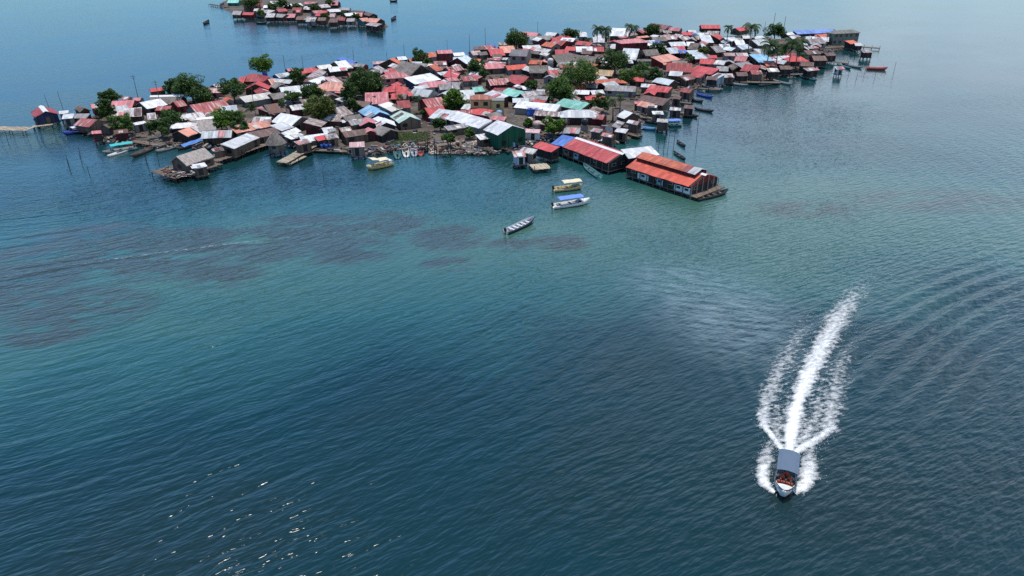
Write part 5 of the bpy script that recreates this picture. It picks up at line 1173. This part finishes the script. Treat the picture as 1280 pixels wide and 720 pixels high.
m, nt, b = newmat('foam'); ob = N(nt, 'ShaderNodeTexCoord').outputs['Object']; dn = N(nt, 'ShaderNodeAttribute', attribute_name='dens').outputs['Fac']
n1 = noise_tex(nt, 1.0, 7, ob, (1.2, 2.3, 1.3), rot=(0, 0, R(-20)), rough=.74)
al = mth(nt, 'MULTIPLY', mth(nt, 'SUBTRACT', mth(nt, 'ADD', n1, mth(nt, 'MULTIPLY', dn, .62)), .80), 2.5, clamp=True)
b.inputs['Base Color'].default_value = (.78, .80, .80, 1); b.inputs['Roughness'].default_value = .7; nt.links.new(al, b.inputs['Alpha'])
bp = N(nt, 'ShaderNodeBump'); bp.inputs['Strength'].default_value = .7; bp.inputs['Distance'].default_value = .25; nt.links.new(n1, bp.inputs['Height']); nt.links.new(bp.outputs[0], b.inputs['Normal'])
me.materials.append(m); fo = bpy.data.objects.new('wake_foam', me); COL.objects.link(fo); tag(fo, 'white foam trail spreading behind the racing speedboat', 'foam', kind='stuff')
m_ = MB()
for p, dn_ in SPR:
    for _ in range(2):
        s = random.uniform(.015, .055); z = .1 + abs(random.gauss(0, .16))*dn_; x, y = p[0] + random.gauss(0, .25), p[1] + random.gauss(0, .25)
        m_.add([(x-s, y-s*.6, z), (x+s, y-s*.5, z), (x, y+s, z), (x, y, z+s*1.4)], [(0, 2, 1), (0, 1, 3), (1, 2, 3), (2, 0, 3)])
m2, nt, b = newmat('spray'); b.inputs['Base Color'].default_value = (.8, .82, .82, 1); b.inputs['Roughness'].default_value = .6
sp_ = m_.build('spray', m2); tag(sp_, 'drops of spray thrown up beside the speedboat', 'spray', kind='stuff')

# a thin old foam line lying across the reef
FV, FF, FD = [], [], []
band([(-20,352),(60,337),(140,325),(215,315),(300,304),(400,293),(500,285)], [.5,.6,.5,.45,.6,.5,.5], [.30,.44,.50,.55,.46,.44,.2], .8, lift=.03)
me = bpy.data.meshes.new('foam_line'); me.from_pydata(FV, [], FF); me.update(); t = me.attributes.new('dens', 'FLOAT', 'POINT'); t.data.foreach_set('value', FD); me.materials.append(m)
fl = bpy.data.objects.new('foam_line', me); COL.objects.link(fl); tag(fl, 'thin broken line of old foam across the dark reef', 'foam', kind='stuff')
# ------------------------------------------------------------------ labels that single out each house
LM_ = {k: at(x, y, 3).to_2d() for k, (x, y) in {
 'the conical hut': (346,182), 'the yellow two-storey house': (606,126), 'the round olive tree': (397,138), 'the big spreading tree': (237,112), 'the salmon-and-blue house': (415,110), 'the bright blue house': (476,86),
 'the lone far-shore tree': (525,78), 'the green waterfront house': (632,160), 'the blue hall roof': (703,176), 'the slate two-storey house': (650,68), 'the largest leafy tree': (726,96), 'the dark-red two-storey house': (790,56),
 'the light salmon roof': (828,74), 'the bright-red plank house': (828,112), 'the tall coconut palm': (940,48), 'the light blue roof': (947,73), 'the red-and-maroon hipped house': (996,74), 'the violet-blue hall': (1016,41), 'the umbrella-shaped tree': (328,92),
 'the light-blue gabled house': (466,140), 'the large turquoise roof': (720,130), 'the pale thatched house': (257,155), 'the dark-red stilt house': (57,140), 'the broad grey thatch': (700,74), 'the grassy beach': (512,172), 'the bright round tree': (568,130),
 'the striped maroon house': (624,102), 'the eastern olive tree': (879,70)}.items()}
LF_ = {k: at(x, y, 3).to_2d() for k, (x, y) in {'the far-island pier': (283,9), 'the far-island teal shed': (293,3), 'the far-island tip': (478,31), 'the far-island green tree': (371,9), 'the far-island green-walled shed': (390,23)}.items()}
ORD = ['first', 'second', 'third', 'fourth', 'fifth', 'sixth', 'seventh', 'eighth', 'ninth', 'tenth', 'eleventh', 'twelfth']
def auto(hs, lms):
    gr = {}
    for h in hs:
        if h['label']: continue
        p = h['pos'].to_2d(); ks = sorted(lms, key=lambda k: (lms[k]-p).length); A = ks[0]; B = min(ks[1:10], key=lambda k: (lms[k]-p).length + (p-lms[A]).length - (lms[k]-lms[A]).length + .12*(lms[k]-p).length)
        sh = {'g': 'gabled', 's': 'lean-to', 'h': 'hipped'}[h['typ']]; kind = h['root'].name.split('.')[0]
        d = f"{sh} {ROOFWORD[h['roof']]} {kind}"; d = ('two-storey ' if '2' in h['flags'] else '') + d
        gr.setdefault((d, A, B), []).append(h)
    for (d, A, B), L_ in gr.items():
        L_.sort(key=lambda h: (h['pos'].to_2d() - lms[A]).length)
        for i, h in enumerate(L_):
            h['label'] = f"{d} between {A} and {B}" if len(L_) == 1 else f"{ORD[i]} {d} from {A} towards {B}"
            h['root']['label'] = h['label']
auto(HOUSES, LM_); auto(FARH, LF_)
labs = [h['label'] for h in HOUSES + FARH]; print('labels', len(labs), len(set(labs)), max(len(l.split()) for l in labs))
